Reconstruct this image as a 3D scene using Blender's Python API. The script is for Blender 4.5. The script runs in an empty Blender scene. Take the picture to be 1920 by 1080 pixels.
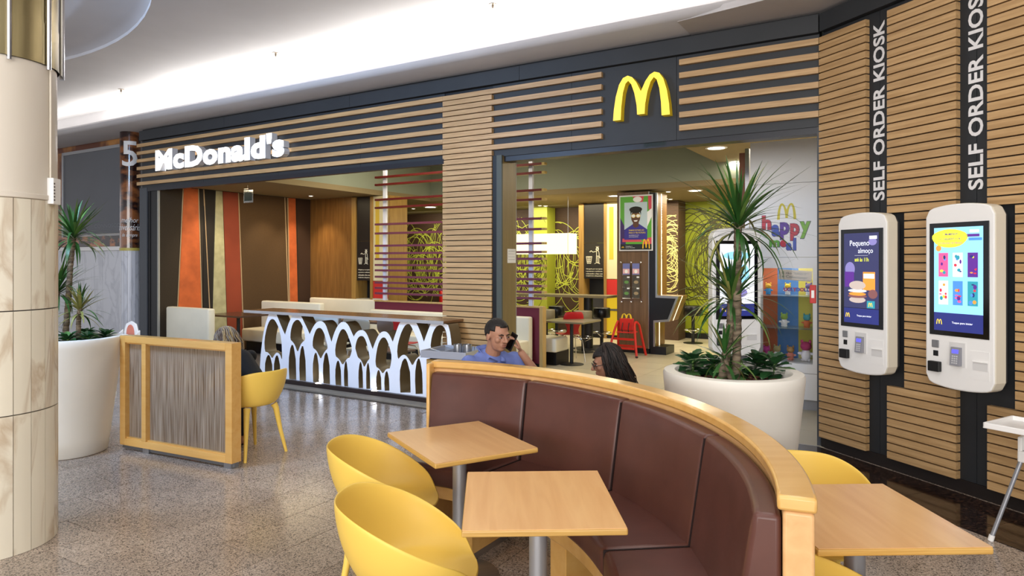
import bpy, bmesh, math, random
from mathutils import Vector, Matrix
random.seed(7)
PI = math.pi
S = bpy.context.scene
COL = S.collection
R = math.radians
# ---------------------------------------------------------------- camera, world, lights, exposure
FL, EYE, HY = 1280.0, 1.71, 490.0
cd = bpy.data.cameras.new('camera'); cam = bpy.data.objects.new('camera', cd); COL.objects.link(cam)
cd.sensor_width = 36; cd.lens = 36 * FL / 1920; cd.shift_y = (HY - 540) / 1920
cd.clip_start = .05; cam.location = (0, 0, EYE); cam.rotation_euler = (PI / 2, 0, 0)
S.camera = cam
S.view_settings.view_transform = 'Standard'; S.view_settings.look = 'None'
S.view_settings.gamma = 1; S.view_settings.use_curve_mapping = False
S.view_settings.exposure = 0.14
W = bpy.data.worlds.new('world'); S.world = W; W.use_nodes = True
bg = W.node_tree.nodes['Background']; bg.inputs[0].default_value = (.93, .95, 1, 1); bg.inputs[1].default_value = .95

def fz(px, py, z=0.0):
    t = (z - EYE) / (-(py - HY) / FL); return ((px - 960) / FL * t, t)
C0 = (2.8254, 6.2897)
UF, UK = R(-31.25), R(-69.3)
def plane(px, py, ly, a):
    dx, dz = (px - 960) / FL, -(py - HY) / FL; n = (-math.sin(a), math.cos(a))
    t = (ly + C0[0] * n[0] + C0[1] * n[1]) / (dx * n[0] + n[1])
    x, y = dx * t - C0[0], t - C0[1]
    return (x * math.cos(a) + y * math.sin(a), EYE + dz * t)
def FF(px, py, ly=0.0): return plane(px, py, ly, UF)
def KK(px, py, ly=0.0): return plane(px, py, ly, UK)
def FW(lx, ly, z=0.0, a=UF):          # facade frame (or kiosk wall frame) to world
    return (C0[0] + lx * math.cos(a) - ly * math.sin(a), C0[1] + lx * math.sin(a) + ly * math.cos(a), z)

def area(name, loc, size, power, color=(1, 1, 1), rot=(0, 0, 0), sizey=None, shape=None, spread=None):
    l = bpy.data.lights.new(name, 'AREA'); l.energy = power; l.color = color; l.size = size
    if sizey: l.shape = 'RECTANGLE'; l.size_y = sizey
    if shape: l.shape = shape
    if spread: l.spread = spread
    o = bpy.data.objects.new(name, l); COL.objects.link(o); o.location = loc; o.rotation_euler = rot; return o
WARM = (1, .80, .50); NEUT = (1, .97, .93)
area('mall_top_fill', (-1.5, .6, 4.2), 6, 130, (.95, .97, 1), sizey=4)  # unseen fill below the closed ceiling, added for soft light from above
area('front_fill', (-3.5, -7.5, 3.0), 12, 1050, (1, .975, .94), rot=(R(84), 0, R(-8)), sizey=4)  # unseen fill behind the camera, added to brighten upright surfaces
area('mall_ceiling_fill', (1.5, 3.3, 4.25), 1.6, 26, NEUT, sizey=1.6)  # added off-view fill over the booth side, no fitting built
for a, b, w in ((-5.2, -.2, 118), (-9.2, -5.2, 66), (-12.2, -9.2, 26), (-19, -12.2, 34)): area('cove_lamp', FW((a + b) / 2, -.22, 4.13), b - a, w, (1, .98, .93), rot=(R(180 + 20), 0, UF), sizey=.12)
area('inside_fill', FW(-6.3, 2.4, 3.9), 2.6, 120, (1, .9, .68), sizey=2.2)  # the inside fills are added to warm and brighten the restaurant
area('inside_fill_back', FW(-4.6, 6.7, 2.98), 4, 120, (1, .88, .62), sizey=1.6, rot=(0, 0, UF))
area('inside_fill_green', FW(-2.2, 6.7, 2.98), 2, 45, (1, .9, .62), sizey=2, rot=(0, 0, UF))
area('inside_fill_right', FW(-1.3, 3.2, 3.38), 1.4, 55, (1, .88, .68), sizey=2.2, rot=(0, 0, UF))
area('inside_fill_left', FW(-9.4, 1.7, 3.0), .8, 26, WARM, sizey=2.6, rot=(0, 0, UF))

o = area('cool_spot', (-4.6, 4.4, 4.35), 1.2, 135, (.42, .64, 1), sizey=1.2, spread=R(120)); o.rotation_euler = (Vector((-2.6, 9.3, 1.2)) - o.location).to_track_quat('-Z', 'Y').to_euler()
area('swirl_fill', FW(-8.6, 7.2, 2.98), 5, 70, (1, .93, .7), sizey=.3, rot=(R(18), 0, UF))  # added fill to brighten the lime lines on the back wall
# ---------------------------------------------------------------- materials
def lin(c):
    if isinstance(c, str): c = [int(c[i:i + 2], 16) / 255 for i in (0, 2, 4)]
    return tuple(x / 12.92 if x <= .04045 else ((x + .055) / 1.055) ** 2.4 for x in c) + (1,)
MATS = {}
def M(name, col, rough=.5, metal=0, var=0.0, scale=8, stretch=(1, 1, 1), bump=0.0, col2=None, emit=0, coat=0, trans=0, ior=1.45, detail=4, contrast=None, spec=None, sheen=0):
    if name in MATS: return MATS[name]
    m = bpy.data.materials.new(name); m.use_nodes = True; nt = m.node_tree; p = nt.nodes['Principled BSDF']
    c1 = lin(col); p.inputs['Base Color'].default_value = c1; p.inputs['Roughness'].default_value = rough
    p.inputs['Metallic'].default_value = metal; p.inputs['IOR'].default_value = ior
    if coat: p.inputs['Coat Weight'].default_value = coat; p.inputs['Coat Roughness'].default_value = .12
    if trans: p.inputs['Transmission Weight'].default_value = trans
    if sheen: p.inputs['Sheen Weight'].default_value = sheen
    if spec is not None: p.inputs['Specular IOR Level'].default_value = spec
    if emit: p.inputs['Emission Color'].default_value = c1; p.inputs['Emission Strength'].default_value = emit
    if var or col2 or bump:
        tc = nt.nodes.new('ShaderNodeTexCoord'); mp = nt.nodes.new('ShaderNodeMapping'); mp.inputs['Scale'].default_value = stretch
        nz = nt.nodes.new('ShaderNodeTexNoise'); nz.inputs['Scale'].default_value = scale; nz.inputs['Detail'].default_value = detail
        oi = nt.nodes.new('ShaderNodeObjectInfo'); ad = nt.nodes.new('ShaderNodeVectorMath'); ad.operation = 'ADD'
        ml = nt.nodes.new('ShaderNodeMath'); ml.operation = 'MULTIPLY'; ml.inputs[1].default_value = 37.0
        nt.links.new(oi.outputs['Random'], ml.inputs[0])
        nt.links.new(tc.outputs['Object'], ad.inputs[0]); nt.links.new(ml.outputs[0], ad.inputs[1])
        nt.links.new(ad.outputs[0], mp.inputs['Vector']); nt.links.new(mp.outputs[0], nz.inputs['Vector'])
        if var or col2:
            cr = nt.nodes.new('ShaderNodeValToRGB'); a, b = contrast or (.35, .65)
            cr.color_ramp.elements[0].position = a; cr.color_ramp.elements[1].position = b
            if col2: k1, k2 = c1, lin(col2)
            else:
                k1 = tuple(x * (1 - var) for x in c1[:3]) + (1,); k2 = tuple(min(1, x * (1 + var * .6)) for x in c1[:3]) + (1,)
            cr.color_ramp.elements[0].color = k1; cr.color_ramp.elements[1].color = k2
            nt.links.new(nz.outputs['Fac'], cr.inputs[0]); nt.links.new(cr.outputs[0], p.inputs['Base Color'])
        if bump:
            bp = nt.nodes.new('ShaderNodeBump'); bp.inputs['Strength'].default_value = bump; bp.inputs['Distance'].default_value = .01
            nt.links.new(nz.outputs['Fac'], bp.inputs['Height']); nt.links.new(bp.outputs[0], p.inputs['Normal'])
    MATS[name] = m; return m

def granite(name, cols, rough, scale=95):
    m = bpy.data.materials.new(name); m.use_nodes = True; nt = m.node_tree; p = nt.nodes['Principled BSDF']; N = nt.nodes.new; L = nt.links.new
    g = N('ShaderNodeNewGeometry'); v = N('ShaderNodeTexVoronoi'); v.inputs['Scale'].default_value = scale; v.inputs['Randomness'].default_value = 1
    L(g.outputs['Position'], v.inputs['Vector'])
    sp = N('ShaderNodeSeparateColor'); L(v.outputs['Color'], sp.inputs[0])
    cr = N('ShaderNodeValToRGB'); cr.color_ramp.interpolation = 'CONSTANT'
    for i, (pos, c) in enumerate(cols):
        e = cr.color_ramp.elements[i] if i < 2 else cr.color_ramp.elements.new(pos)
        e.position = pos; e.color = lin(c)
    L(sp.outputs[0], cr.inputs[0])
    nz = N('ShaderNodeTexNoise'); nz.inputs['Scale'].default_value = 1.3; L(g.outputs['Position'], nz.inputs['Vector'])
    mx = N('ShaderNodeMix'); mx.data_type = 'RGBA'; mx.blend_type = 'MULTIPLY'; mx.inputs[0].default_value = .45
    c2 = N('ShaderNodeValToRGB'); c2.color_ramp.elements[0].color = (.55, .5, .45, 1); c2.color_ramp.elements[1].color = (1, 1, 1, 1)
    c2.color_ramp.elements[0].position = .35; c2.color_ramp.elements[1].position = .62
    L(nz.outputs['Fac'], c2.inputs[0]); L(cr.outputs[0], mx.inputs[6]); L(c2.outputs[0], mx.inputs[7])
    oi = N('ShaderNodeObjectInfo'); mr = N('ShaderNodeMapRange'); mr.inputs[3].default_value = .9; mr.inputs[4].default_value = 1.08; L(oi.outputs['Random'], mr.inputs[0])
    vm = N('ShaderNodeVectorMath'); vm.operation = 'SCALE'; L(mx.outputs[2], vm.inputs[0]); L(mr.outputs[0], vm.inputs['Scale'])
    L(vm.outputs[0], p.inputs['Base Color']); p.inputs['Roughness'].default_value = rough
    return m

def marble(name, base, vein, rough=.25, scale=3.0, ang=(0, .6, .5)):
    m = bpy.data.materials.new(name); m.use_nodes = True; nt = m.node_tree; p = nt.nodes['Principled BSDF']; N = nt.nodes.new; L = nt.links.new
    g = N('ShaderNodeNewGeometry'); oi = N('ShaderNodeObjectInfo'); ml = N('ShaderNodeMath'); ml.operation = 'MULTIPLY'; ml.inputs[1].default_value = 19
    L(oi.outputs['Random'], ml.inputs[0]); ad = N('ShaderNodeVectorMath'); L(g.outputs['Position'], ad.inputs[0]); L(ml.outputs[0], ad.inputs[1])
    mp = N('ShaderNodeMapping'); mp.inputs['Rotation'].default_value = ang; mp.inputs['Scale'].default_value = (1, 1, .35); L(ad.outputs[0], mp.inputs[0])
    nz = N('ShaderNodeTexNoise'); nz.inputs['Scale'].default_value = scale; nz.inputs['Detail'].default_value = 8; nz.inputs['Distortion'].default_value = 1.2; L(mp.outputs[0], nz.inputs[0])
    cr = N('ShaderNodeValToRGB'); e = cr.color_ramp.elements
    e[0].position = 0; e[0].color = lin(base); e[1].position = 1; e[1].color = lin(base)
    for q, c in ((.46, base), (.505, vein), (.55, base)):
        k = e.new(q); k.color = lin(c)
    L(nz.outputs['Fac'], cr.inputs[0])
    n2 = N('ShaderNodeTexNoise'); n2.inputs['Scale'].default_value = 2.5; L(ad.outputs[0], n2.inputs[0])
    mx = N('ShaderNodeMix'); mx.data_type = 'RGBA'; mx.blend_type = 'MIX'; L(n2.outputs['Fac'], mx.inputs[0])
    b = lin(base); mx.inputs[6].default_value = tuple(x * .92 for x in b[:3]) + (1,); L(cr.outputs[0], mx.inputs[7])
    L(mx.outputs[2], p.inputs['Base Color']); p.inputs['Roughness'].default_value = rough
    return m

def wood(name, c1, c2, rough=.4, scale=3.0, axis=0, ring=12, coat=0):
    """grain runs along the object's own axis"""
    if name in MATS: return MATS[name]
    m = bpy.data.materials.new(name); m.use_nodes = True; nt = m.node_tree; p = nt.nodes['Principled BSDF']; N = nt.nodes.new; L = nt.links.new
    tc = N('ShaderNodeTexCoord'); oi = N('ShaderNodeObjectInfo'); ml = N('ShaderNodeMath'); ml.operation = 'MULTIPLY'; ml.inputs[1].default_value = 23
    L(oi.outputs['Random'], ml.inputs[0]); ad = N('ShaderNodeVectorMath'); L(tc.outputs['Object'], ad.inputs[0]); L(ml.outputs[0], ad.inputs[1])
    mp = N('ShaderNodeMapping'); s = [ring, ring, ring]; s[axis] = .7; mp.inputs['Scale'].default_value = s; L(ad.outputs[0], mp.inputs[0])
    nz = N('ShaderNodeTexNoise'); nz.inputs['Scale'].default_value = scale; nz.inputs['Detail'].default_value = 6; nz.inputs['Distortion'].default_value = .6; L(mp.outputs[0], nz.inputs[0])
    cr = N('ShaderNodeValToRGB'); cr.color_ramp.elements[0].position = .3; cr.color_ramp.elements[1].position = .7
    cr.color_ramp.elements[0].color = lin(c1); cr.color_ramp.elements[1].color = lin(c2); L(nz.outputs['Fac'], cr.inputs[0])
    mr = N('ShaderNodeMapRange'); mr.inputs[3].default_value = .92; mr.inputs[4].default_value = 1.07; L(oi.outputs['Random'], mr.inputs[0])
    vm = N('ShaderNodeVectorMath'); vm.operation = 'SCALE'; L(cr.outputs[0], vm.inputs[0]); L(mr.outputs[0], vm.inputs['Scale'])
    L(vm.outputs[0], p.inputs['Base Color']); p.inputs['Roughness'].default_value = rough
    if coat: p.inputs['Coat Weight'].default_value = coat; p.inputs['Coat Roughness'].default_value = .15
    MATS[name] = m; return m

oak = wood('oak_slat', 'a98558', 'c6a273', .45, 3, 0, 14)
oakz = wood('oak_upright', '9a7442', 'b58d58', .45, 3, 2, 10)
beech = wood('beech', 'daa56b', 'e6b67b', .3, 2.4, 1, 8, coat=.3)
beechx = wood('beech_rail', 'd8a355', 'e2b267', .28, 2.4, 0, 8, coat=.4)
edgew = wood('plywood_edge', 'b98d45', 'd0a65c', .4, 6, 0, 30)
brownw = wood('brown_laminate', '6d4a24', '8a6232', .35, 2.4, 2, 9)
darkw = wood('walnut_laminate', '5a4228', '70553a', .4, 2.4, 2, 10)
anth = M('anthracite_panel', '2f3134', .55, var=.08, scale=3)
black = M('black', '111113', .45)
blackg = M('black_gloss', '0b0b0e', .12)
steel = M('steel', 'b9bbc0', .28, 1)
brushed = M('brushed_steel', 'a9abb0', .38, .9, var=.1, scale=4, stretch=(1, 30, 1))
chrome = M('chrome', 'd8d8dc', .12, 1)
brass = M('brass_panel', '9c8d66', .3, .85, var=.25, scale=2.2, stretch=(6, 6, .3))
white = M('white_plastic', 'f1efec', .32)
whitem = M('white_matt', 'eceae8', .6)
plaster = M('plaster', 'bcb9ba', .85, var=.03, scale=2)
planterm = M('planter_plastic', 'e8e3d8', .5, var=.03, scale=3, bump=.08)
leather = M('brown_leather', '58342b', .36, var=.12, scale=6, bump=.08, coat=.03)
yellowp = M('yellow_plastic', 'f0ca5e', .42, spec=.4)
cream = M('cream_leatherette', 'e6dfc9', .45, var=.04, scale=3)
maroon = M('maroon_panel', '6a1f33', .5)
skin = M('skin', 'a87a62', .5, var=.06, scale=12)
grn = granite('pink_grey_granite', [(0, '5a534d'), (.12, '8a7d72'), (.30, 'aa9a8c'), (.52, 'b9a899'), (.76, 'c4b4a4'), (.93, '958a80')], .17, 150)
grd = granite('dark_brown_granite', [(0, '17100e'), (.3, '2a1d18'), (.6, '3b2a22'), (.85, '553b2c'), (.95, '20181a')], .1, 70)
greym = M('grout', '5d554f', .8)
tilein = M('beige_tile', 'b5ab94', .3, var=.07, scale=1.4)
mar = marble('cream_marble', 'e8dfca', 'b79c7c', .22, 2.6)
marw = marble('white_marble', 'cfd0d6', 'a9abb4', .3, 2.2)
brownwall = M('brown_wall', '4b3626', .6, var=.1, scale=30)

# ---------------------------------------------------------------- mesh helpers
class MB:
    def __init__(s): s.v = []; s.f = []; s.mi = []
    def add(s, vs, fs, mi=0):
        b = len(s.v); s.v += [tuple(v) for v in vs]; s.f += [tuple(i + b for i in f) for f in fs]; s.mi += [mi] * len(fs); return s
    def box(s, x0, x1, y0, y1, z0, z1, mi=0, mat=None):
        x0, x1 = min(x0, x1), max(x0, x1); y0, y1 = min(y0, y1), max(y0, y1); z0, z1 = min(z0, z1), max(z0, z1)
        vs = [Vector((x, y, z)) for z in (z0, z1) for x, y in ((x0, y0), (x1, y0), (x1, y1), (x0, y1))]
        if mat: vs = [mat @ v for v in vs]
        return s.add(vs, [(3, 2, 1, 0), (4, 5, 6, 7), (0, 1, 5, 4), (1, 2, 6, 5), (2, 3, 7, 6), (3, 0, 4, 7)], mi)
    def cbox(s, c, d, mi=0, mat=None):
        return s.box(c[0] - d[0] / 2, c[0] + d[0] / 2, c[1] - d[1] / 2, c[1] + d[1] / 2, c[2] - d[2] / 2, c[2] + d[2] / 2, mi, mat)
    def rbox(s, x0, x1, y0, y1, z0, z1, r=.02, n=3, mi=0):
        """box with rounded edges (subset of a rounded cube)"""
        bm = bmesh.new(); bmesh.ops.create_cube(bm, size=1)
        for v in bm.verts: v.co = Vector(((x0 + x1) / 2 + v.co.x * (x1 - x0), (y0 + y1) / 2 + v.co.y * (y1 - y0), (z0 + z1) / 2 + v.co.z * (z1 - z0)))
        bmesh.ops.bevel(bm, geom=bm.edges[:], offset=r, segments=n, profile=.5, affect='EDGES')
        bm.verts.index_update(); s.add([v.co.copy() for v in bm.verts], [[v.index for v in f.verts] for f in bm.faces], mi); bm.free(); return s
    def tube(s, pts, r, n=8, mi=0, caps=True, closed=False):
        pts = [Vector(p) for p in pts]; k = len(pts); rs = r if isinstance(r, (list, tuple)) else [r] * k
        vs = []; up = None
        for i, p in enumerate(pts):
            if closed: t = pts[(i + 1) % k] - pts[i - 1]
            else: t = pts[min(i + 1, k - 1)] - pts[max(i - 1, 0)]
            t.normalize()
            if up is None: up = Vector((0, 0, 1)) if abs(t.z) < .9 else Vector((1, 0, 0))
            a = t.cross(up); a.normalize(); b = a.cross(t); b.normalize(); up = b
            for j in range(n):
                q = 2 * PI * j / n; vs.append(p + (a * math.cos(q) + b * math.sin(q)) * rs[i])
        fs = []
        for i in range(k if closed else k - 1):
            for j in range(n):
                i2 = (i + 1) % k; fs.append((i * n + j, i * n + (j + 1) % n, i2 * n + (j + 1) % n, i2 * n + j))
        if caps and not closed: fs += [tuple(range(n))[::-1], tuple((k - 1) * n + j for j in range(n))]
        return s.add(vs, fs, mi)
    def lathe(s, prof, n=32, c=(0, 0), mi=0, a0=0, a1=2 * PI, cap=True):
        full = abs(a1 - a0 - 2 * PI) < 1e-6; m = n if full else n + 1; vs = []
        for r, z in prof:
            for j in range(m):
                q = a0 + (a1 - a0) * j / n; vs.append((c[0] + r * math.cos(q), c[1] + r * math.sin(q), z))
        fs = [(i * m + j, i * m + (j + 1) % m, (i + 1) * m + (j + 1) % m, (i + 1) * m + j) for i in range(len(prof) - 1) for j in range(n)]
        if cap and full: fs += [tuple(range(m))[::-1], tuple((len(prof) - 1) * m + j for j in range(m))]
        return s.add(vs, fs, mi)
    def prism(s, poly, d0, d1, axis='y', mi=0, side=None):
        """extrude a 2D polygon; axis y: poly is (x,z); axis z: poly is (x,y); axis x: poly is (y,z)"""
        n = len(poly)
        def P(p, d): return {'y': (p[0], d, p[1]), 'z': (p[0], p[1], d), 'x': (d, p[0], p[1])}[axis]
        A = sum(poly[i][0] * poly[(i + 1) % n][1] - poly[(i + 1) % n][0] * poly[i][1] for i in range(n))
        if A < 0: poly = poly[::-1]
        flip = axis == 'y'
        vs = [P(p, d0) for p in poly] + [P(p, d1) for p in poly]
        a = tuple(range(n)); b = tuple(range(n, 2 * n))
        f1, f2 = (a, b[::-1]) if flip else (a[::-1], b)
        sd = [(i, (i + 1) % n, n + (i + 1) % n, n + i) for i in range(n)]
        if flip: sd = [q[::-1] for q in sd]
        s.add(vs, [f1, f2], mi); b0 = len(s.v) - 2 * n
        s.f += [tuple(i + b0 for i in q) for q in sd]; s.mi += [mi if side is None else side] * n
        return s
    def ell(s, c, r, n=16, m=10, mi=0, mat=None):
        vs = []; 
        for i in range(m + 1):
            t = PI * i / m
            for j in range(n):
                q = 2 * PI * j / n; v = Vector((r[0] * math.sin(t) * math.cos(q), r[1] * math.sin(t) * math.sin(q), r[2] * math.cos(t)))
                if mat: v = mat @ v
                vs.append((c[0] + v.x, c[1] + v.y, c[2] + v.z))
        return s.add(vs, [(i * n + j, (i + 1) * n + j, (i + 1) * n + (j + 1) % n, i * n + (j + 1) % n) for i in range(m) for j in range(n)], mi)
    def mesh(s, name, mats, smooth=False, bevel=0, seg=2):
        me = bpy.data.meshes.new(name); me.from_pydata(s.v, [], s.f)
        for m in (mats if isinstance(mats, (list, tuple)) else [mats]): me.materials.append(m)
        for p, i in zip(me.polygons, s.mi): p.material_index = i
        if smooth:
            bm = bmesh.new(); bm.from_mesh(me); bmesh.ops.remove_doubles(bm, verts=bm.verts, dist=1e-5); bmesh.ops.recalc_face_normals(bm, faces=bm.faces)
            lim = R(smooth if smooth is not True else 40)
            for f in bm.faces: f.smooth = True
            for e in bm.edges:
                if len(e.link_faces) == 2 and e.calc_face_angle(0) > lim: e.smooth = False
            bm.to_mesh(me); bm.free()
        me.update(); return me
    def build(s, name, mats, parent=None, smooth=False, bevel=0, loc=None, rot=None):
        o = bpy.data.objects.new(name, s.mesh(name, mats, smooth)); COL.objects.link(o); o.parent = parent
        if bevel:
            b = o.modifiers.new('bevel', 'BEVEL'); b.width = bevel; b.segments = 2; b.limit_method = 'ANGLE'; b.harden_normals = False
        if loc: o.location = loc
        if rot: o.rotation_euler = rot
        return o
def ob(name, me, parent=None, loc=None, rot=None, scale=None):
    o = bpy.data.objects.new(name, me); COL.objects.link(o); o.parent = parent
    if loc: o.location = loc
    if rot: o.rotation_euler = rot
    if scale: o.scale = scale
    return o
def tag(o, label=None, cat=None, group=None, kind=None):
    if label: o['label'] = label
    if cat: o['category'] = cat
    if group: o['group'] = group
    if kind: o['kind'] = kind
    return o
def thing(name, label, cat, loc=(0, 0, 0), rz=0, group=None, kind=None):
    o = bpy.data.objects.new(name, None); COL.objects.link(o); o.location = loc; o.rotation_euler = (0, 0, rz); o.empty_display_size = .1
    return tag(o, label, cat, group, kind)
def Fthing(name, label, cat, lx, ly, z=0, rz=0, group=None, kind=None, a=UF): return thing(name, label, cat, FW(lx, ly, z, a), a + rz, group, kind)
def copy_tree(o, parent=None):
    c = o.copy(); COL.objects.link(c); c.parent = parent
    for ch in list(o.children): copy_tree(ch, c)
    return c
def bez(p0, p1, p2, n=8):
    a, b, c = map(Vector, (p0, p1, p2)); return [a * (1 - t) ** 2 + b * 2 * t * (1 - t) + c * t * t for t in [i / n for i in range(n + 1)]]
DG = None
def text_mesh(body, mat, h=None, w=None, depth=.004, bold=0.0, shear=0, spacing=1, side=None, cap=.73):
    """lettering in the x-z plane facing -y, origin at lower left of the text"""
    cu = bpy.data.curves.new('text', 'FONT'); cu.body = body; cu.size = 1; cu.extrude = .5; cu.offset = bold; cu.shear = shear; cu.space_character = spacing; cu.resolution_u = 3
    o = bpy.data.objects.new('text', cu); COL.objects.link(o)
    dg = bpy.context.evaluated_depsgraph_get(); me = bpy.data.meshes.new_from_object(o.evaluated_get(dg)); bpy.data.objects.remove(o); 
    xs = [v.co.x for v in me.vertices]; ys = [v.co.y for v in me.vertices]
    if not xs: return me
    x0, x1, y0, y1 = min(xs), max(xs), min(ys), max(ys)
    sy = h / (y1 - y0) if h else w / (x1 - x0); sx = w / (x1 - x0) if w else sy
    if not h and w: sy = sx
    zs = [v.co.z for v in me.vertices]; zr = max(zs) - min(zs) or 1
    for v in me.vertices: v.co = Vector(((v.co.x - x0) * sx, -(v.co.z - min(zs)) / zr * depth, (v.co.y - y0) * sy))
    me.materials.clear(); me.materials.append(mat)
    if side:
        me.materials.append(side); me.update()
        for p in me.polygons:
            if abs(p.normal.y) < .5: p.material_index = 1
    return me
# the two-arch M outline, unit width and height
MH = [(0, 0), (.015, .25), (.05, .55), (.11, .82), (.18, .96), (.265, 1.0), (.345, .95), (.42, .82), (.5, .6)]
MI = [(.435, .08), (.425, .3), (.385, .58), (.33, .79), (.275, .88), (.225, .82), (.18, .62), (.15, .3), (.14, 0)]
def arch_m(w, h, x=0, z=0):
    r = [(1 - a, b) for a, b in MH[::-1][1:]]; ri = [(1 - a, b) for a, b in MI[::-1]]
    return [(x + a * w, z + b * h) for a, b in MH + r + ri + MI]
def split_letters(me):
    """split a line of lettering into one mesh per letter"""
    par = list(range(len(me.vertices)))
    def fd(i):
        while par[i] != i: par[i] = par[par[i]]; i = par[i]
        return i
    for e in me.edges: par[fd(e.vertices[0])] = fd(e.vertices[1])
    isl = {}
    for i, v in enumerate(me.vertices):
        r = fd(i); x = v.co.x; a = isl.setdefault(r, [x, x, []]); a[0] = min(a[0], x); a[1] = max(a[1], x); a[2].append(i)
    grp = []
    for a in sorted(isl.values(), key=lambda q: q[0]):
        for g in grp:
            ov = min(a[1], g[1]) - max(a[0], g[0])
            if ov > .5 * min(a[1] - a[0], g[1] - g[0]): g[0] = min(g[0], a[0]); g[1] = max(g[1], a[1]); g[2] += a[2]; break
        else: grp.append([a[0], a[1], list(a[2])])
    own = {i: k for k, g in enumerate(grp) for i in g[2]}; fs = [[] for _ in grp]
    for p in me.polygons: fs[own[p.vertices[0]]].append(p)
    out = []
    for g, F in zip(grp, fs):
        ix = {v: n for n, v in enumerate(g[2])}; m = bpy.data.meshes.new('letter'); m.from_pydata([me.vertices[v].co for v in g[2]], [], [[ix[v] for v in p.vertices] for p in F])
        for mm in me.materials: m.materials.append(mm)
        for q, p in zip(m.polygons, F): q.material_index = p.material_index
        out.append(m)
    return out
# ---------------------------------------------------------------- floor
floor = tag(MB().box(-22, 16, -8, 20, -.12, -.006).build('floor', greym), 'speckled pink-grey polished granite mall floor', kind='structure')
def Floc(o): o.location = (C0[0], C0[1], 0); o.rotation_euler = (0, 0, UF)
tiles = []
for i in range(-34, 12):
    for j in range(-18, 0):
        x0 = -3.6 + i * .4 + 3.2 * 0; y0 = -.62 - (j + 18) * .6 - (.3 if i % 2 else 0)
        lx, ly = x0 + .2, y0 - .3
        wx, wy, _ = FW(lx, ly)
        if wy < .9 or abs(wx) > wy * .80 + .5: continue
        # keep clear of the dark border along the kiosk wall
        dx, dy = wx - C0[0], wy - C0[1]; kly = -dx * math.sin(UK) + dy * math.cos(UK)
        if kly > -.35: continue
        tiles.append((wy, x0, y0))
tiles.sort()
tm = MB().box(.0028, .3972, -.5972, -.0028, -.006, 0).mesh('granite_tile', grn)
rest = MB()
for k, (d, x0, y0) in enumerate(tiles):
    if k < 300:
        w = FW(x0, y0); ob('granite_tile', tm, floor, (w[0], w[1], 0), (0, 0, UF))
    else:
        w = FW(x0, y0); mt = Matrix.Translation((w[0], w[1], 0)) @ Matrix.Rotation(UF, 4, 'Z')
        rest.box(.0028, .3972, -.5972, -.0028, -.006, 0, 0, mt)
if rest.v: tag(rest.build('granite_tiles_far', grn, floor), kind='stuff')
# rough continuation of the same granite outside the view
MB().box(-22, 16, -8, 20, -.006, -.0035).build('granite_bed', grn, floor)
# dark border slabs along the shop front and the kiosk wall
for k in range(19):
    x1 = -k * .62; p = MB().box(-.617, 0, -.62, 0, -.006, .0015).build('border_slab', grd, floor); p.location = FW(x1, 0); p.rotation_euler = (0, 0, UF)
for k in range(7):
    p = MB().box(.0, .617, -.62, 0, -.006, .0016).build('border_slab', grd, floor); p.location = FW(k * .62, 0, 0, UK); p.rotation_euler = (0, 0, UK)
p = MB().prism([(0, 0), (-.2, -.62), (.02, -.64), (.22, -.62)], -.006, .0012, 'z').build('border_slab', grd, floor); Floc(p)
# restaurant floor
fl2 = MB().box(-12.6, .4, .0, 8.4, -.1, -.003).build('floor', greym); Floc(fl2); tag(fl2, 'beige square tile floor inside the restaurant', kind='structure')
t2 = MB().box(.002, .598, .002, .598, -.003, .002).mesh('floor_tile', tilein)
for i in range(21):
    for j in range(14):
        x, y = -12.4 + i * .6 + .02, j * .6 + .0
        if x < -7.6: continue
        o = ob('floor_tile', t2, fl2, (x, y, 0))
# ---------------------------------------------------------------- mall ceiling with round recess
cc, cr0 = (-9.0, 4.1), 6.06
def ceil_ring():
    m = MB(); n = 96; Lx0, Lx1, Ly0, Ly1 = -24, 18, -9, 22
    def edge(q):
        c, s_ = math.cos(q), math.sin(q); t = 1e9
        if c > 0: t = min(t, (Lx1 - cc[0]) / c)
        if c < 0: t = min(t, (Lx0 - cc[0]) / c)
        if s_ > 0: t = min(t, (Ly1 - cc[1]) / s_)
        if s_ < 0: t = min(t, (Ly0 - cc[1]) / s_)
        return (cc[0] + c * t, cc[1] + s_ * t)
    qs = [2 * PI * i / n for i in range(n)] + [math.atan2(b - cc[1], a - cc[0]) % (2 * PI) for a in (Lx0, Lx1) for b in (Ly0, Ly1)]
    qs.sort(); k = len(qs)
    rings = []
    rings.append([(*edge(q), 4.5) for q in qs])
    for r, z in ((cr0, 4.5), (cr0, 4.54), (cr0 - .12, 4.60), (cr0 - .55, 4.60), (cr0 - .62, 4.62), (cr0 - .8, 4.74), (.05, 4.74)): rings.append([(cc[0] + r * math.cos(q), cc[1] + r * math.sin(q), z) for q in qs])
    vs = [v for r_ in rings for v in r_]
    fs = [(i * k + j, (i + 1) * k + j, (i + 1) * k + (j + 1) % k, i * k + (j + 1) % k) for i in range(len(rings) - 1) for j in range(k)]
    return m.add(vs, fs)
ce = ceil_ring().build('ceiling', plaster, smooth=35); tag(ce, 'light grey plaster mall ceiling with a round stepped recess', kind='structure')
sp = MB().lathe([(.001, 4.5), (.045, 4.5), (.045, 4.494), (.012, 4.49), (.012, 4.46), (.004, 4.455), (.004, 4.43), (.026, 4.428), (.026, 4.424), (.001, 4.424)], 14, cap=False)
spm = sp.mesh('sprinkler_head', M('sprinkler_metal', '7a6c5c', .4, .5), 40)
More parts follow.
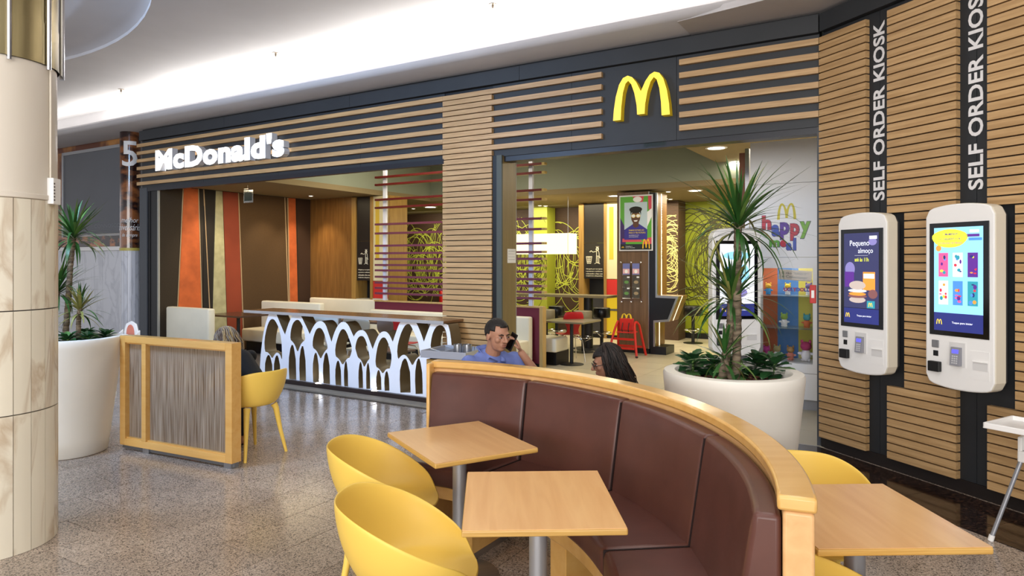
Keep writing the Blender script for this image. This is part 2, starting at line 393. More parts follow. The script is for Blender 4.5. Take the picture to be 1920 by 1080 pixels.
for (px, py), w in zip(((227, 172), (517, 105), (924, 15)), ('farthest left, nearest the marble column', 'middle one of the row, above the wordmark sign', 'rightmost, nearest the top edge above the slatted pillar')):
    x, y = fz(px, py, 4.46)
    s = thing('sprinkler_head', 'small chrome ceiling sprinkler, ' + w, 'sprinkler', (x, y, 4.5), group='ceiling sprinklers')
    ob('escutcheon', spm, s, (0, 0, -4.5))
# cove ledge in front of the fascia
prof = [(0.3, 4.02), (-.42, 4.02), (-.47, 4.05), (-.48, 4.10), (-.455, 4.13), (-.42, 4.12), (-.40, 4.08), (0.3, 4.08)]
lg = MB().prism(prof, -19, .25, 'x').build('trim_1', plaster, smooth=50); Floc(lg); tag(lg, kind='structure')
lg = MB().prism(prof, -.25, 4.5, 'x').build('trim_2', plaster, smooth=50); lg.location = FW(0, 0); lg.rotation_euler = (0, 0, UK); tag(lg, kind='structure')
o = MB().prism([FW(-1.2, -.40)[:2], FW(-1.2, .2)[:2], FW(0.2, .2)[:2], FW(1.2, .2, 0, UK)[:2], FW(1.2, -.40, 0, UK)[:2], FW(-.3, -.55)[:2]], 4.015, 4.075, 'z').build('trim_3', plaster); tag(o, kind='structure')
# wall above the ledge up to the ceiling
o = MB().box(-19, .0, .05, .2, 4.08, 4.5).build('wall_above_cove', plaster); Floc(o); tag(o, kind='structure')
# ---------------------------------------------------------------- facade
wf = MB().box(-10.94, .0, .056, .22, 2.98, 4.02).box(-4.30, -3.60, .056, .5, 0, 2.98).build('wall_front', black); Floc(wf); tag(wf, 'dark grey shop front with oak slats', kind='structure')
xs = [-10.94, -9.2, -7.4, -5.75, -4.32]
for a, b in zip(xs[:-1], xs[1:]): MB().box(a + .002, b - .002, .045, .06, 2.985, 3.815).build('facade_panel', anth, wf)
for a, b in ((-3.6, -2.55), (-2.55, -1.35), (-1.35, 0)): MB().box(a + .002, b - .002, .045, .06, 2.96, 3.815).build('facade_panel', anth, wf)
for a, b in ((-10.94, -8.6), (-8.6, -5.9), (-5.9, -3.2), (-3.2, 0)): MB().box(a + .002, b - .002, -.01, .06, 3.82, 3.985).build('upper_panel', anth, wf)
PT = .067
def slat(parent, x0, x1, z, d=0.0, h=.056):
    return MB().box(x0, x1, d, .048, z - h, z).build('slat', oak, parent)
for k in range(6):
    z = 3.77 - k * 2 * PT
    slat(wf, -11.03, -4.322, z); slat(wf, -4.32, -2.17, z); slat(wf, -1.31, -.002, z)
for k in range(55):
    if k < 11 and k % 2 == 0: continue
    slat(wf, -4.32, -3.59, 3.77 - k * PT)
# opening heads and side frames
MB().box(-10.7, -4.3, .0, .05, 2.925, 2.99).box(-10.7, -4.3, .05, .22, 2.95, 2.99).box(-3.6, 0, .06, .22, 2.9, 2.97).build('head_track', M('track', '1f1f25', .4), wf)
MB().box(-10.94, -10.72, .0, .3, 0, 2.99).build('side_frame', M('frame_grey', '45484d', .5), wf)
MB().box(-10.72, -10.66, .02, .07, 0, 2.95).box(-10.66, -10.46, .03, .06, 0, 2.95).build('side_frame', black, wf)
MB().box(-10.46, -10.43, .03, .06, 0, 2.95).build('edge_strip', M('edge_strip', '9c9a90', .5), wf)
MB().box(-3.59, -3.52, .02, .4, 0, 2.97).build('side_frame', black, wf)
MB().box(-3.52, -3.45, .0, .03, 0, 2.97).build('side_frame', M('frame_green', '4b4f49', .5), wf)
jamb = MB().box(-3.49, -3.452, .03, .335, 0, 2.97).build('door_jamb', wood('olive_laminate', '6e5a2e', '7d683a', .4, 2, 2, 8), wf)
MB().box(-3.49, -3.45, .335, .345, 0, 2.97).build('door_edge', M('edge_strip', '9c9a90', .5), wf)
MB().box(-.02, 0.05, .05, .3, 0, 2.97).build('side_frame', M('frame_grey', '45484d', .5), wf)
nt_ = Fthing('notice', 'white printed paper notice taped to the door jamb beside the slatted pillar', 'notice', -3.451, .23, 1.69, R(90))
MB().box(-.095, .095, -.002, 0, 0, .17).build('paper', M('paper', 'e9e8e2', .7), nt_)
for i in range(4): ob('text_line', text_mesh('AVISO IMPORTANTE' if i == 0 else 'loja encerra horario', M('ink', '555555', .7), w=.15, h=.007, depth=.0005), nt_, (-.075, -.0022, .14 - i * .034))
# exit light box below the head near the arch logo
a, b = FF(1209, 278, 0.1); c, d = FF(1252, 259, 0.1)
ex = Fthing('sensor_box', 'dark green-black box hanging under the header below the yellow arches sign', 'sensor', (a + c) / 2, .09, b)
MB().rbox(-(c - a) / 2, (c - a) / 2, -.03, .03, 0, 2.97 - b, .004).build('housing', M('dark_green', '16241e', .4), ex)
# floor plinth edge at the threshold
MB().box(-3.2, 0, 0, .02, 0, .003).build('threshold', steel, wf)

# ---------------------------------------------------------------- kiosk wall
wk = MB().box(0.0, 4.2, .056, .3, 0, 4.02).build('wall_right', black); wk.location = FW(0, 0); wk.rotation_euler = (0, 0, UK)
tag(wk, 'angled wall of oak slats with black lettered strips beside the kiosks', kind='structure')
for a, b in ((0, .62), (.62, 1.44), (1.44, 2.4), (2.4, 4.2)): MB().box(a + .002, b - .002, .045, .058, .09, 3.815).build('facade_panel', M('strip_black', '26282b', .5), wk)
for a, b in ((0.02, 1.3), (1.3, 2.8), (2.8, 4.2)): MB().box(a, b - .002, -.01, .06, 3.82, 3.985).build('upper_panel', anth, wk)
MB().box(.0, 4.2, .03, .058, 0.0, .095).build('skirting', M('skirting_dark', '1d1614', .5), wk)
K1, K2 = (.39, .875), (1.2, 1.715); KZ = (.775, 2.115)
for k in range(55):
    z = 3.77 - k * PT; inz = KZ[0] - .06 < z - .03 < KZ[1] - .01
    slat(wk, 0.002, .515, z)
    slat(wk, .885 if inz else .725, 1.315, z)
    slat(wk, 1.735 if inz else 1.545, 2.45, z)
    if k > 30: slat(wk, 2.7, 3.4, z)
whl = M('white_letter', 'e4e2e2', .5)
for (xa, xb, ya, yb) in ((1638, 1659, 377, 45), (1816, 1844, 357, -32)):
    g = Fthing('lettering', ('white vertical SELF ORDER KIOSK lettering on the black strip above the %s wall kiosk' % ('left, smaller-looking' if xa < 1700 else 'right, larger-looking')), 'lettering', KK(xb, ya, .044)[0], .044, KK(xa, ya, .044)[1], a=UK, group='kiosk wall lettering')
    x0, z0 = KK(xa, ya, .044); x1, _ = KK(xb, ya, .044); _, z1 = KK(xa, yb, .044)
    txt = 'SELF ORDER KIOSK'; me = text_mesh(txt, whl, w=z1 - z0, h=x1 - x0, depth=.004, bold=.022)
    for lm in split_letters(me): ob('letter', lm, g, (0, 0, 0), (0, -PI / 2, 0))
# ---------------------------------------------------------------- restaurant shell
olive = M('olive_plaster', '8a9080', .8, var=.03, scale=1)
ceilin = M('warm_ceiling', '8a7a5a', .8, var=.03, scale=1)
def fst(name, m, mat, label=None, **k):
    o = m.build(name, mat, **k); Floc(o); tag(o, label, kind='structure'); return o
fst('ceiling', MB().box(-12.6, -8.5, 3.4, 8.3, 3.03, 3.13).box(-10.6, -8.5, .23, 3.4, 3.03, 3.13), ceilin)
fst('ceiling', MB().box(-8.5, .3, 5.1, 8.3, 3.03, 3.13), ceilin)
fst('ceiling', MB().box(-8.6, -2.2, .2, 5.2, 4.2, 4.3), olive)
fst('ceiling', MB().box(-2.25, .3, .2, 5.1, 3.42, 3.5), ceilin)
fst('wall_bulkhead', MB().box(-8.6, -8.5, .22, 5.1, 3.13, 4.2).box(-8.6, .3, 5.1, 5.2, 3.13, 4.2).box(-2.25, -2.2, .22, 5.1, 3.5, 4.2), olive)
fst('wall_above_opening', MB().box(-10.9, .3, .22, .26, 3.0, 4.3), olive)
greenw = M('green_wall', '8f9a1e', .5, var=.04, scale=2)
fst('wall_back', MB().box(-12.6, -5.9, 8.2, 8.3, 0, 3.03), brownwall)
fst('wall_back', MB().box(-5.9, .3, 8.2, 8.3, 0, 3.03), greenw)
fst('baseboard_back', MB().box(-5.0, .2, 8.17, 8.2, 0, .12), black)
fst('wall_left', MB().box(-12.7, -12.6, .6, 8.3, 0, 3.1), brownwall)
fst('wall_inner_right', MB().box(.06, .3, .3, 8.3, 0, 3.42), whitem)
fst('wall_wood', MB().box(-12.6, -9.2, 3.42, 3.62, 0, 3.03), brownw, 'brown wood-grain wall beside the waste station')
# art wall on the left: tall tapered coloured panels framed by light strips
aw = MB().box(-10.56, -10.44, .07, 3.42, 0, 3.03).build('wall_art', M('art_wall_dark', '2c2620', .8)); Floc(aw); tag(aw, 'dark wall clad with tapered orange, brown and cream panels', kind='structure')
def awp(px, py):      # art wall plane lx = -10.4 : pixel to (ly, z)
    dx, dz = (px - 960) / FL, -(py - HY) / FL
    # world = C0 + lx*u + ly*n
    u = (math.cos(UF), math.sin(UF)); n = (-math.sin(UF), math.cos(UF)); lx = -10.43
    t = ((C0[0] + lx * u[0]) * n[1] - (C0[1] + lx * u[1]) * n[0]) / (dx * n[1] - n[0])
    return ((t - C0[1] - lx * u[1]) / n[1], EYE + dz * t)
def apanel(tl, tr, br, bl, mat, name='wall_panel', d=.012):
    pts = []
    for (px, top) in ((tl, 1), (tr, 1), (br, 0), (bl, 0)):
        y0 = 358 if top else 600
        ly, z = awp(px, y0); pts.append((ly, 3.02 if top else .02))
    return MB().prism(pts, -10.44, -10.44 + d, 'x').build(name, mat, aw)
orange = M('rust_orange', 'c2602f', .75, var=.22, scale=5, contrast=(.3, .7), bump=.1); rust = M('rust_red', '8a3a22', .7, var=.06, scale=3)
creamp = M('worn_cream', 'b9b48c', .7, col2='a29c78', scale=6, var=.1); dbrown = M('dark_brown_cloth', '33291c', .85, var=.12, scale=60); mbrown = M('mid_brown_cloth', '4f391f', .85, var=.12, scale=60)
strip = M('pale_strip', 'b69a76', .5)
apanel(299, 342, 330, 299, dbrown, d=.008); apanel(345, 371, 380, 330, orange); apanel(383, 402, 398, 381, M('black_brown', '211c18', .8), d=.009)
apanel(405, 417, 427, 397, creamp, d=.010); apanel(418, 446, 456, 428, rust, d=.011); apanel(448, 538, 543, 458, mbrown, d=.008)
apanel(541, 554, 560, 543, orange, d=.012); apanel(556, 583, 583, 562, M('deep_brown', '3b2618', .8), d=.009)
for (a, b) in ((343.5, 328.5), (372, 381), (382, 397), (447, 457.5), (539.5, 544), (534, 543)): apanel(a - .7, a + .7, b + .7, b - .7, strip, 'strip', .016)
# ---------------------------------------------------------------- neighbouring shop front on the far left
wn = MB().box(-19, -11.0, .36, .5, 0, 4.05).build('wall_neighbour', M('neighbour_wall', 'b4b2b0', .6)); Floc(wn); tag(wn, 'neighbouring shop front left of the restaurant', kind='structure')
MB().box(-14.2, -12.05, .33, .36, 2.25, 3.86).build('roller_blind', M('blind_grey', '5f6166', .55, var=.03, scale=2), wn)
frm = M('silver_frame', 'a8a8aa', .4, .6)
MB().box(-14.26, -14.2, .31, .36, 2.2, 3.92).box(-12.05, -12.0, .31, .36, 2.2, 3.92).box(-14.26, -12.0, .31, .36, 3.86, 3.92).build('blind_frame', frm, wn)
tan = M('sponge_print', 'b07a3c', .4, col2='5e2f17', scale=1.4, contrast=(.42, .58)); bark = M('bark_print', 'a8652f', .25, col2='2a1611', scale=4, contrast=(.45, .55), stretch=(1, 1, 1.8))
MB().box(-15.5, -11.9, .32, .36, 3.92, 4.05).build('banner', tan, wn)
MB().box(-15.0, -14.26, .32, .36, 2.0, 3.92).build('banner', tan, wn)
MB().box(-14.26, -12.0, .32, .36, 2.0, 2.2).build('banner', bark, wn)
for i in range(4): MB().box(-15 + i * .75, -14.255 + i * .75, .33, .36, .0, 1.92).build('marble_panel', marw, wn)
MB().box(-15, -11.9, .27, .36, 1.92, 1.99).build('ledge', whitem, wn)
ob('lettering', text_mesh('CONNOSCO', M('faint', '777a7e', .6), w=.9, h=.07, depth=.002), wn, (-13.05, .33, 2.36))
pc = Fthing('shop_pillar', 'round pillar wrapped in a glossy wood-chip banner marked 5, pale marble below', 'pillar', -11.40, .10)
for i in range(16):
    a0 = i * PI / 8
    MB().lathe([(.165, 0), (.165, 1.9)], 2, a0=a0 + .01, a1=a0 + PI / 8 - .01).build('marble_panel', marw, pc, smooth=30)
MB().lathe([(.16, 0), (.16, 4.05)], 32).build('core', greym, pc)
MB().lathe([(.17, 1.95), (.17, 4.02)], 40).build('banner_wrap', M('chip_banner', '8a5530', .12, col2='2b1a18', scale=3, contrast=(.42, .58), stretch=(1, 1, 2), coat=.6), pc, smooth=60)
MB().lathe([(.176, 1.9), (.176, 1.95)], 40).build('band', M('gold_band', 'b8ab55', .4), pc, smooth=60)
def wrap(me, r, zoff, ang0):
    bm = bmesh.new(); bm.from_mesh(me); xm = max(v.co.x for v in bm.verts); q = .015
    while q < xm: bmesh.ops.bisect_plane(bm, geom=bm.verts[:] + bm.edges[:] + bm.faces[:], plane_co=(q, 0, 0), plane_no=(1, 0, 0)); q += .015
    bm.to_mesh(me); bm.free()
    for v in me.vertices:
        q = ang0 + v.co.x / r; rr = r + .001 - v.co.y; v.co = Vector((rr * math.cos(q), rr * math.sin(q), v.co.z + zoff))
    return me
lw = M('banner_white', 'dcdcdc', .4)
ob('lettering', wrap(text_mesh('5', lw, w=.26, h=.45, depth=.003, bold=.01), .17, 3.4, R(-78)), pc)
ob('lettering', wrap(text_mesh('melhor', lw, w=.3, h=.09, depth=.003, shear=.3), .17, 2.4, R(-85)), pc)
ob('lettering', wrap(text_mesh('aniversário', lw, w=.42, h=.11, depth=.003, shear=.3), .17, 2.26, R(-112)), pc)
ob('lettering', wrap(text_mesh('de sempre', lw, w=.26, h=.08, depth=.003, shear=.3), .17, 2.13, R(-78)), pc)
# ---------------------------------------------------------------- marble column, front left
CL = (-3.19, 4.15); CR = .36
col = thing('marble_column', 'big round cream marble column with a beige sleeve and brass collar', 'column', (*CL, 0))
MB().lathe([(CR - .02, 0), (CR - .02, 4.5)], 40).build('core', greym, col)
nt = 23; st = 2 * PI / nt
for zi, (z0, z1) in enumerate(((0, .335), (.338, .84), (.843, 1.33), (1.333, 2.08))):
    pass
rows = [(0, .815), (.818, 1.42), (1.423, 2.08)]
for z0, z1 in rows:
    tmesh = MB()
    a0, a1 = .006, st - .006; n = 3; vs = []
    for r in (CR - .02, CR):
        for z in (z0 + .002, z1 - .002):
            for i in range(n + 1):
                q = a0 + (a1 - a0) * i / n; vs.append((r * math.cos(q), r * math.sin(q), z))
    k = n + 1; fs = []
    for i in range(n):
        fs += [(2 * k + i, 2 * k + i + 1, 3 * k + i + 1, 3 * k + i), (k + i, 3 * k + i, 3 * k + i + 1, k + i + 1), (i + 1, 2 * k + i + 1, 2 * k + i, i)]
    fs += [(0, 2 * k, 3 * k, k), (n, k + n, 3 * k + n, 2 * k + n)]
    me = tmesh.add(vs, fs).mesh('marble_slab', mar, 30)
    for i in range(nt): ob('marble_slab', me, col, None, (0, 0, i * st + R(-80)))
MB().lathe([(CR + .0, 2.08), (CR + .006, 2.085), (CR + .006, 2.11), (CR - .002, 2.115), (CR - .006, 2.9)], 48).build('sleeve', M('beige_sleeve', 'ddd3c3', .35, coat=.2), col, smooth=50)
sj = R(5)
MB().tube([((CR + .004) * math.cos(sj), (CR + .004) * math.sin(sj), 2.2), ((CR + .004) * math.cos(sj), (CR + .004) * math.sin(sj), 2.9)], .006, 6).build('seam_strip', M('beige_sleeve2', 'e9dfcd', .3), col)
for i in range(10):
    a0 = i * 2 * PI / 10 + R(-37)
    MB().lathe([(CR + .006, 2.9), (CR + .006, 3.15)], 8, a0=a0, a1=a0 + 2 * PI / 10 - .01, cap=False).lathe([(CR + .003, 3.15), (CR + .003, 4.5)], 8, a0=a0, a1=a0 + 2 * PI / 10 - .01, cap=False).build('brass_sheet', brass, col, smooth=50)
    q = a0 - .005; MB().tube([((CR + .02) * math.cos(q), (CR + .02) * math.sin(q), 2.87), ((CR + .02) * math.cos(q), (CR + .02) * math.sin(q), 4.5)], .014, 8).build('steel_tube', chrome, col, smooth=True)
bx_ = MB().rbox(-.045, .045, -.02, .02, 2.06, 2.22, .004).build('junction_box', white, col); q = R(9); bx_.location = ((CR + .01) * math.cos(q), (CR + .01) * math.sin(q), 0); bx_.rotation_euler = (0, 0, q + PI / 2)
g_ = MB()
for i in range(6): g_.box(-.043, -.03, -.022, -.019, 2.08 + i * .02, 2.09 + i * .02)
g_.build('vent_slots', greym, bx_)
# ---------------------------------------------------------------- fascia signs
sgl = M('sign_white_lit', 'ffffff', .4, emit=1.1); sgs = M('sign_side', 'c4c4c6', .5, emit=.0)
x0, z0 = FF(289, 321, -.14); x1, _ = FF(531, 290, -.14)
sg = Fthing('wordmark_sign', 'glowing white three-dimensional wordmark sign on the oak slats above the left opening', 'sign', x0, -.02, z0)
for lm in split_letters(text_mesh("McDonald's", sgl, w=x1 - x0, h=.365, depth=.10, bold=.052, side=sgs, spacing=1.05)): ob('letter', lm, sg)
x0, z0 = FF(1146, 234, -.1); x1, z1 = FF(1253, 129, -.1)
sm = Fthing('arches_sign', 'big yellow three-dimensional double-arch logo on the dark fascia', 'sign', x0, .04, 3.21)
MB().prism(arch_m(x1 - x0, .46), -.09, 0, 'y', 0, 1).build('arches', [M('arch_yellow_lit', 'ffdf4a', .4, emit=.55), M('arch_yellow_side', 'd8b514', .4, emit=.12)], sm)

# ---------------------------------------------------------------- self-order kiosks
scr = lambda n, c, e: M(n, c, .3, emit=e)
DSP = [scr('scr_lightblue', '8fcdee', .75), scr('scr_navy', '2b3277', .6), scr('scr_yellow', 'd9df3e', .9), scr('scr_white', 'e8ecf4', .8), scr('scr_purple', '5a2c8a', .7), scr('scr_pink', 'e0568e', .8),
       scr('scr_orange', 'e8923a', .8), scr('scr_dusk', '3a3c66', .5), scr('scr_teal', '2f93a5', .7), scr('scr_logo', 'f4cf3c', .9), scr('scr_red', 'cf3346', .8), scr('scr_haze', '8d86c4', .5), scr('scr_bun', 'c9b9b0', .55), scr('scr_meat', '8a5a5a', .45), scr('scr_blue', '4a86d8', .8)]
def rrect(x0, x1, z0, z1, r, n=5, top=0):
    p = []
    for cx, cz, a in ((x1 - r, z0 + r, -90), (x1 - r, z1 - r, 0), (x0 + r, z1 - r, 90), (x0 + r, z0 + r, 180)):
        for i in range(n + 1): q = R(a + 90 * i / n); p.append((cx + r * math.cos(q), cz + r * math.sin(q)))
    xm, hw = (x0 + x1) / 2, (x1 - x0) / 2
    return [(x, z + (top * (1 - ((x - xm) / hw) ** 2) * (1 if z > (z0 + z1) / 2 else -1))) for x, z in p]
def arcrect(x0, x1, z0, z1, bow, r=.03):
    """rounded rectangle whose short sides bow outwards"""
    p = []; n = 14; xm, hw = (x0 + x1) / 2, (x1 - x0) / 2
    f = lambda x: bow * (1 - abs((x - xm) / hw) ** 2.2)
    for i in range(n + 1):
        x = x0 + r * .5 + (x1 - x0 - r) * i / n; e = min(x - x0, x1 - x); dz = max(0, r - e) ** 2 / r * .6; p.append((x, z1 - bow - dz + f(x) + 0))
    q = [(x1, z1 - bow - r * 1.1), (x1, z0 + bow + r * 1.1)]
    lo = [(x, z0 + z1 - z) for x, z in p[::-1]]
    return p + q + lo + [(x0, z0 + bow + r * 1.1), (x0, z1 - bow - r * 1.1)]
def pl(m, pts, y, mi): m.prism(pts, y - .0006, y, 'y', mi)
def blob(cx, cz, rx, rz, n=18, k=0): return [(cx + rx * math.cos(2 * PI * i / n) * (1 + k * math.sin(3 * 2 * PI * i / n)), cz + rz * math.sin(2 * PI * i / n)) for i in range(n)]
def rect(a, b, c, d): return [(a, c), (b, c), (b, d), (a, d)]
def kiosk(label, kind, group=None):
    k = thing('order_kiosk', label, 'kiosk', group=group); w, h, D = .49, 1.34, .15
    MB().prism(arcrect(0, w, 0, h, .035, .05), -D, -.03, 'y', 0, 1).build('housing', [white, M('kiosk_side', 'e3ddcc', .4)], k, bevel=.012)
    MB().prism(arcrect(.015, w - .015, .02, h - .02, .03, .04), -.03, 0, 'y').build('back_plate', M('kiosk_back', '3a3a3c', .5), k)
    y = -D - .001
    sc = MB().rbox(.035, w - .035, -D - .006, -D + .002, .385, 1.205, .003).build('screen_bezel', blackg, k)
    X0, X1, Z0, Z1 = .072, w - .072, .42, 1.17; DW, DH = X1 - X0, Z1 - Z0; y = -D - .0072
    m = MB(); fx = lambda u: X0 + u * DW; fy = lambda v: Z0 + v * DH
    if kind == 'menu':
        pl(m, rect(X0, X1, fy(.175), Z1), y, 0); pl(m, rect(X0, X1, Z0, fy(.175)), y, 1)
        pl(m, blob(fx(.33), fy(.895), DW * .37, DH * .09, 20, .06), y - .0008, 2); pl(m, blob(fx(.1), fy(.8), .02, .022), y - .0008, 6)
        pl(m, rect(fx(.68), fx(.93), fy(.905), fy(.93)), y - .0008, 4); pl(m, rect(fx(.74), fx(.92), fy(.945), fy(.97)), y - .0008, 3); pl(m, rect(fx(.72), fx(.98), fy(.87), fy(.895)), y - .0008, 14)
        random.seed(3)
        for r_ in range(2):
            for c_ in range(3):
                cx, cz = fx(.2 + c_ * .3), fy(.64 - r_ * .27); hw, hh = DW * .10, DH * .115
                pl(m, rect(cx - hw, cx + hw, cz - hh, cz + hh), y - .0008, [5, 3, 4, 3, 14, 8][r_ * 3 + c_])
                for q in range(7): pl(m, blob(cx + random.uniform(-.6, .6) * hw, cz + random.uniform(-.75, .75) * hh, random.uniform(.006, .014), random.uniform(.005, .018), 7), y - .0014 - q * .0002, random.choice([2, 4, 5, 6, 8, 10, 14, 1]))
    elif kind == 'breakfast':
        pl(m, rect(X0, X1, fy(.17), Z1), y, 7); pl(m, rect(X0, X1, Z0, fy(.165)), y, 1)
        pl(m, blob(fx(.18), fy(.6), .05, .06), y - .0006, 11); pl(m, rect(fx(.03), fx(.3), fy(.4), fy(.57)), y - .0010, 4); pl(m, blob(fx(.83), fy(.9), .04, .03), y - .0006, 11)
        pl(m, rect(fx(.56), fx(.9), fy(.37), fy(.57)), y - .0012, 6); pl(m, rect(fx(.58), fx(.88), fy(.5), fy(.55)), y - .0016, 3)
        for cz, rz, rx, mi in ((.26, .035, .24, 12), (.3, .02, .28, 13), (.325, .02, .25, 6), (.36, .018, .27, 3), (.42, .05, .24, 12)): pl(m, blob(fx(.4), fy(cz), DW * rx, DH * rz), y - .002 - cz * .002, mi)
        pl(m, blob(fx(.84), fy(.33), DW * .13, DH * .05), y - .0021, 13); pl(m, rect(fx(.68), fx(.9), fy(.175), fy(.255)), y - .004, 8); pl(m, rect(fx(.74), fx(.95), fy(.93), fy(.965)), y - .001, 3)
    else:
        pl(m, rect(X0, X1, fy(.17), Z1), y, 3); pl(m, rect(X0, X1, Z0, fy(.165)), y, 1)
        for a, b, c, d, mi in ((.1, .9, .78, .9, 0), (.15, .5, .5, .7, 14), (.55, .85, .45, .72, 0), (.2, .8, .25, .4, 11)): pl(m, blob(fx((a + b) / 2), fy((c + d) / 2), DW * (b - a) / 2, DH * (d - c) / 2), y - .001 - a * .002, mi)
    pl(m, arch_m(.042, .038, fx(.05), fy(.06)), y - .001, 9)
    if kind == 'breakfast': pl(m, arch_m(.04, .035, fx(.72), fy(.19)), y - .0052, 9)
    dsp = m.build('display', DSP, sc)
    def tx(body, u, v, w_=None, h_=None, mi=3, bold=.01, shear=0, dy=.0016): ob('screen_text', text_mesh(body, DSP[mi], w=w_ and w_ * DW, h=h_, depth=.0004, bold=bold, shear=shear), sc, (fx(u), y - dy, fy(v)))
    tx('Toque para iniciar', .38, .07, .42)
    if kind == 'menu':
        tx('1 McMENU*', .2, .925, .3, mi=4); tx('+ 1 GELADO + 1€', .12, .88, .44, mi=4); tx('+ TOALHA DE PRAIA', .07, .84, .52, mi=5)
    if kind == 'breakfast':
        tx('Pequeno', .18, .84, .56, .06, bold=0); tx('almoço', .42, .765, .42, .05, bold=0); tx('até às 11h', .32, .685, .4, .032, mi=2); 
        MB().box(fx(.32), fx(.7), y - .0014, y - .001, fy(.75), fy(.752)).build('screen_rule', DSP[3], sc)
    # lower fittings
    y = -D
    MB().rbox(.052, .105, y - .006, y, .29, .345, .004).build('camera', M('kiosk_grey', '8a8b8d', .3, .5), k)
    MB().box(.062, .098, y - .003, y, .228, .268).build('sensor', black, k)
    MB().rbox(.04, .125, y - .035, y, .115, .19, .006).build('code_reader', black, k)
    MB().box(.175, .30, y - .0015, y, .165, .35).box(.182, .293, y - .004, y - .0014, .172, .343, 1).build('reader_bay', [white, M('bay_shade', 'd9d7d5', .6)], k)
    tm_ = MB().prism([(y - .004, .18), (y - .036, .18), (y - .022, .31), (y - .004, .31)], .205, .272, 'x').build('card_terminal', M('terminal_grey', '8f8f96', .4), k)
    sl = math.atan2(.014, .13); rt = Matrix.Translation((.2385, y - .0295, .245)) @ Matrix.Rotation(-sl, 4, 'X')
    d_ = MB().box(-.023, .023, -.0012, 0, .022, .05, 0, rt).build('terminal_display', scr('term_blue', '5a5af0', .9), tm_)
    kk = MB()
    for i in range(3):
        for j in range(4): kk.box(-.02 + i * .015, -.01 + i * .015, -.0018, 0, -.052 + j * .016, -.042 + j * .016, 0, rt)
    kk.build('keys', M('key_light', 'c9c9cc', .4), tm_)
    MB().box(.325, .455, y - .002, y, .10, .30).box(.345, .445, y - .004, y, .165, .225, 1).box(.345, .445, y - .012, y, .222, .228, 0).build('receipt_slot', [white, M('bay_shade', 'd9d7d5', .6)], k)
    return k
k2 = kiosk('white wall kiosk with a light blue ice cream offer on its screen, nearest camera', 'menu', 'self-order kiosks'); k2.location = FW(1.19, -.004, .785, UK); k2.rotation_euler = (0, 0, UK); k2.scale = (1.05, 1, 1)
k1 = kiosk('white wall kiosk with a dark breakfast screen, left of the menu kiosk', 'breakfast', 'self-order kiosks'); k1.location = FW(.37, -.004, .775, UK); k1.rotation_euler = (0, 0, UK)
x3 = (1333 - 960) / FL * 7.1
k3 = kiosk('white free-standing kiosk with a bright white screen behind the potted dracaena', 'bright', 'self-order kiosks'); k3.location = (x3, 7.25, .72); k3.rotation_euler = (0, 0, R(6)); k3.scale = (1.08, 1, 1)
MB().box(.12, .37, -.09, -.01, -.72, .05).box(.02, .47, -.2, .12, -.72, -.70).build('stand', M('stand_grey', '77777a', .4, .4), k3)

# ---------------------------------------------------------------- arch counter along the left opening
AL = -.35
cx0, cx1 = -7.60, -4.0
ac = Fthing('arch_counter', 'long counter made of white interlocking arches under a grey worktop', 'counter', -5.8, 0)
MB().box(-7.3 + 5.8, cx1 + 5.8, -.40, .02, .0, .075).build('plinth', M('plinth_brown', '2c1f1d', .3), ac)
MB().box(-7.35 + 5.8, cx1 + 5.8, -.56, -.40, 0, .02).build('kerb', M('kerb_stone', '8f8577', .6, var=.08, scale=12), ac)
MB().rbox(cx0 + 5.8, cx1 + 5.8, -.40, .12, .975, 1.005, .005).build('worktop', M('worktop_brown', '7a5636', .25, var=.1, scale=3), ac)
MB().box(cx0 + 5.8, cx1 + 5.8, -.412, -.40, .968, 1.006).build('worktop_edge', M('edge_grey', 'b3b0b0', .35, .3), ac)
def cp(p): x, z = FF(440 + p[0] / 4.5714, 560 + p[1] / 4.5714, AL); return (x + 5.8, z)
outer = [(215, 700), (218, 520), (240, 330), (262, 220), (285, 150), (300, 116), (350, 116), (385, 200), (410, 260), (432, 308), (455, 230), (485, 160), (500, 120), (558, 120), (590, 190), (620, 250), (643, 305), (665, 255), (690, 215), (720, 192), (750, 192), (780, 220), (800, 280), (830, 370), (850, 300), (880, 235), (910, 202), (945, 198), (975, 225), (1000, 280), (1020, 325), (1045, 285), (1075, 268), (1110, 272), (1135, 305), (1160, 370), (1183, 432), (1205, 370), (1235, 305), (1270, 278), (1305, 285), (1330, 315), (1355, 370), (1385, 280), (1420, 190), (1450, 145), (1528, 148), (1560, 210), (1595, 290), (1622, 370), (1650, 290), (1690, 190), (1718, 152), (1800, 156), (1840, 250), (1860, 380), (1868, 600), (1870, 830)]
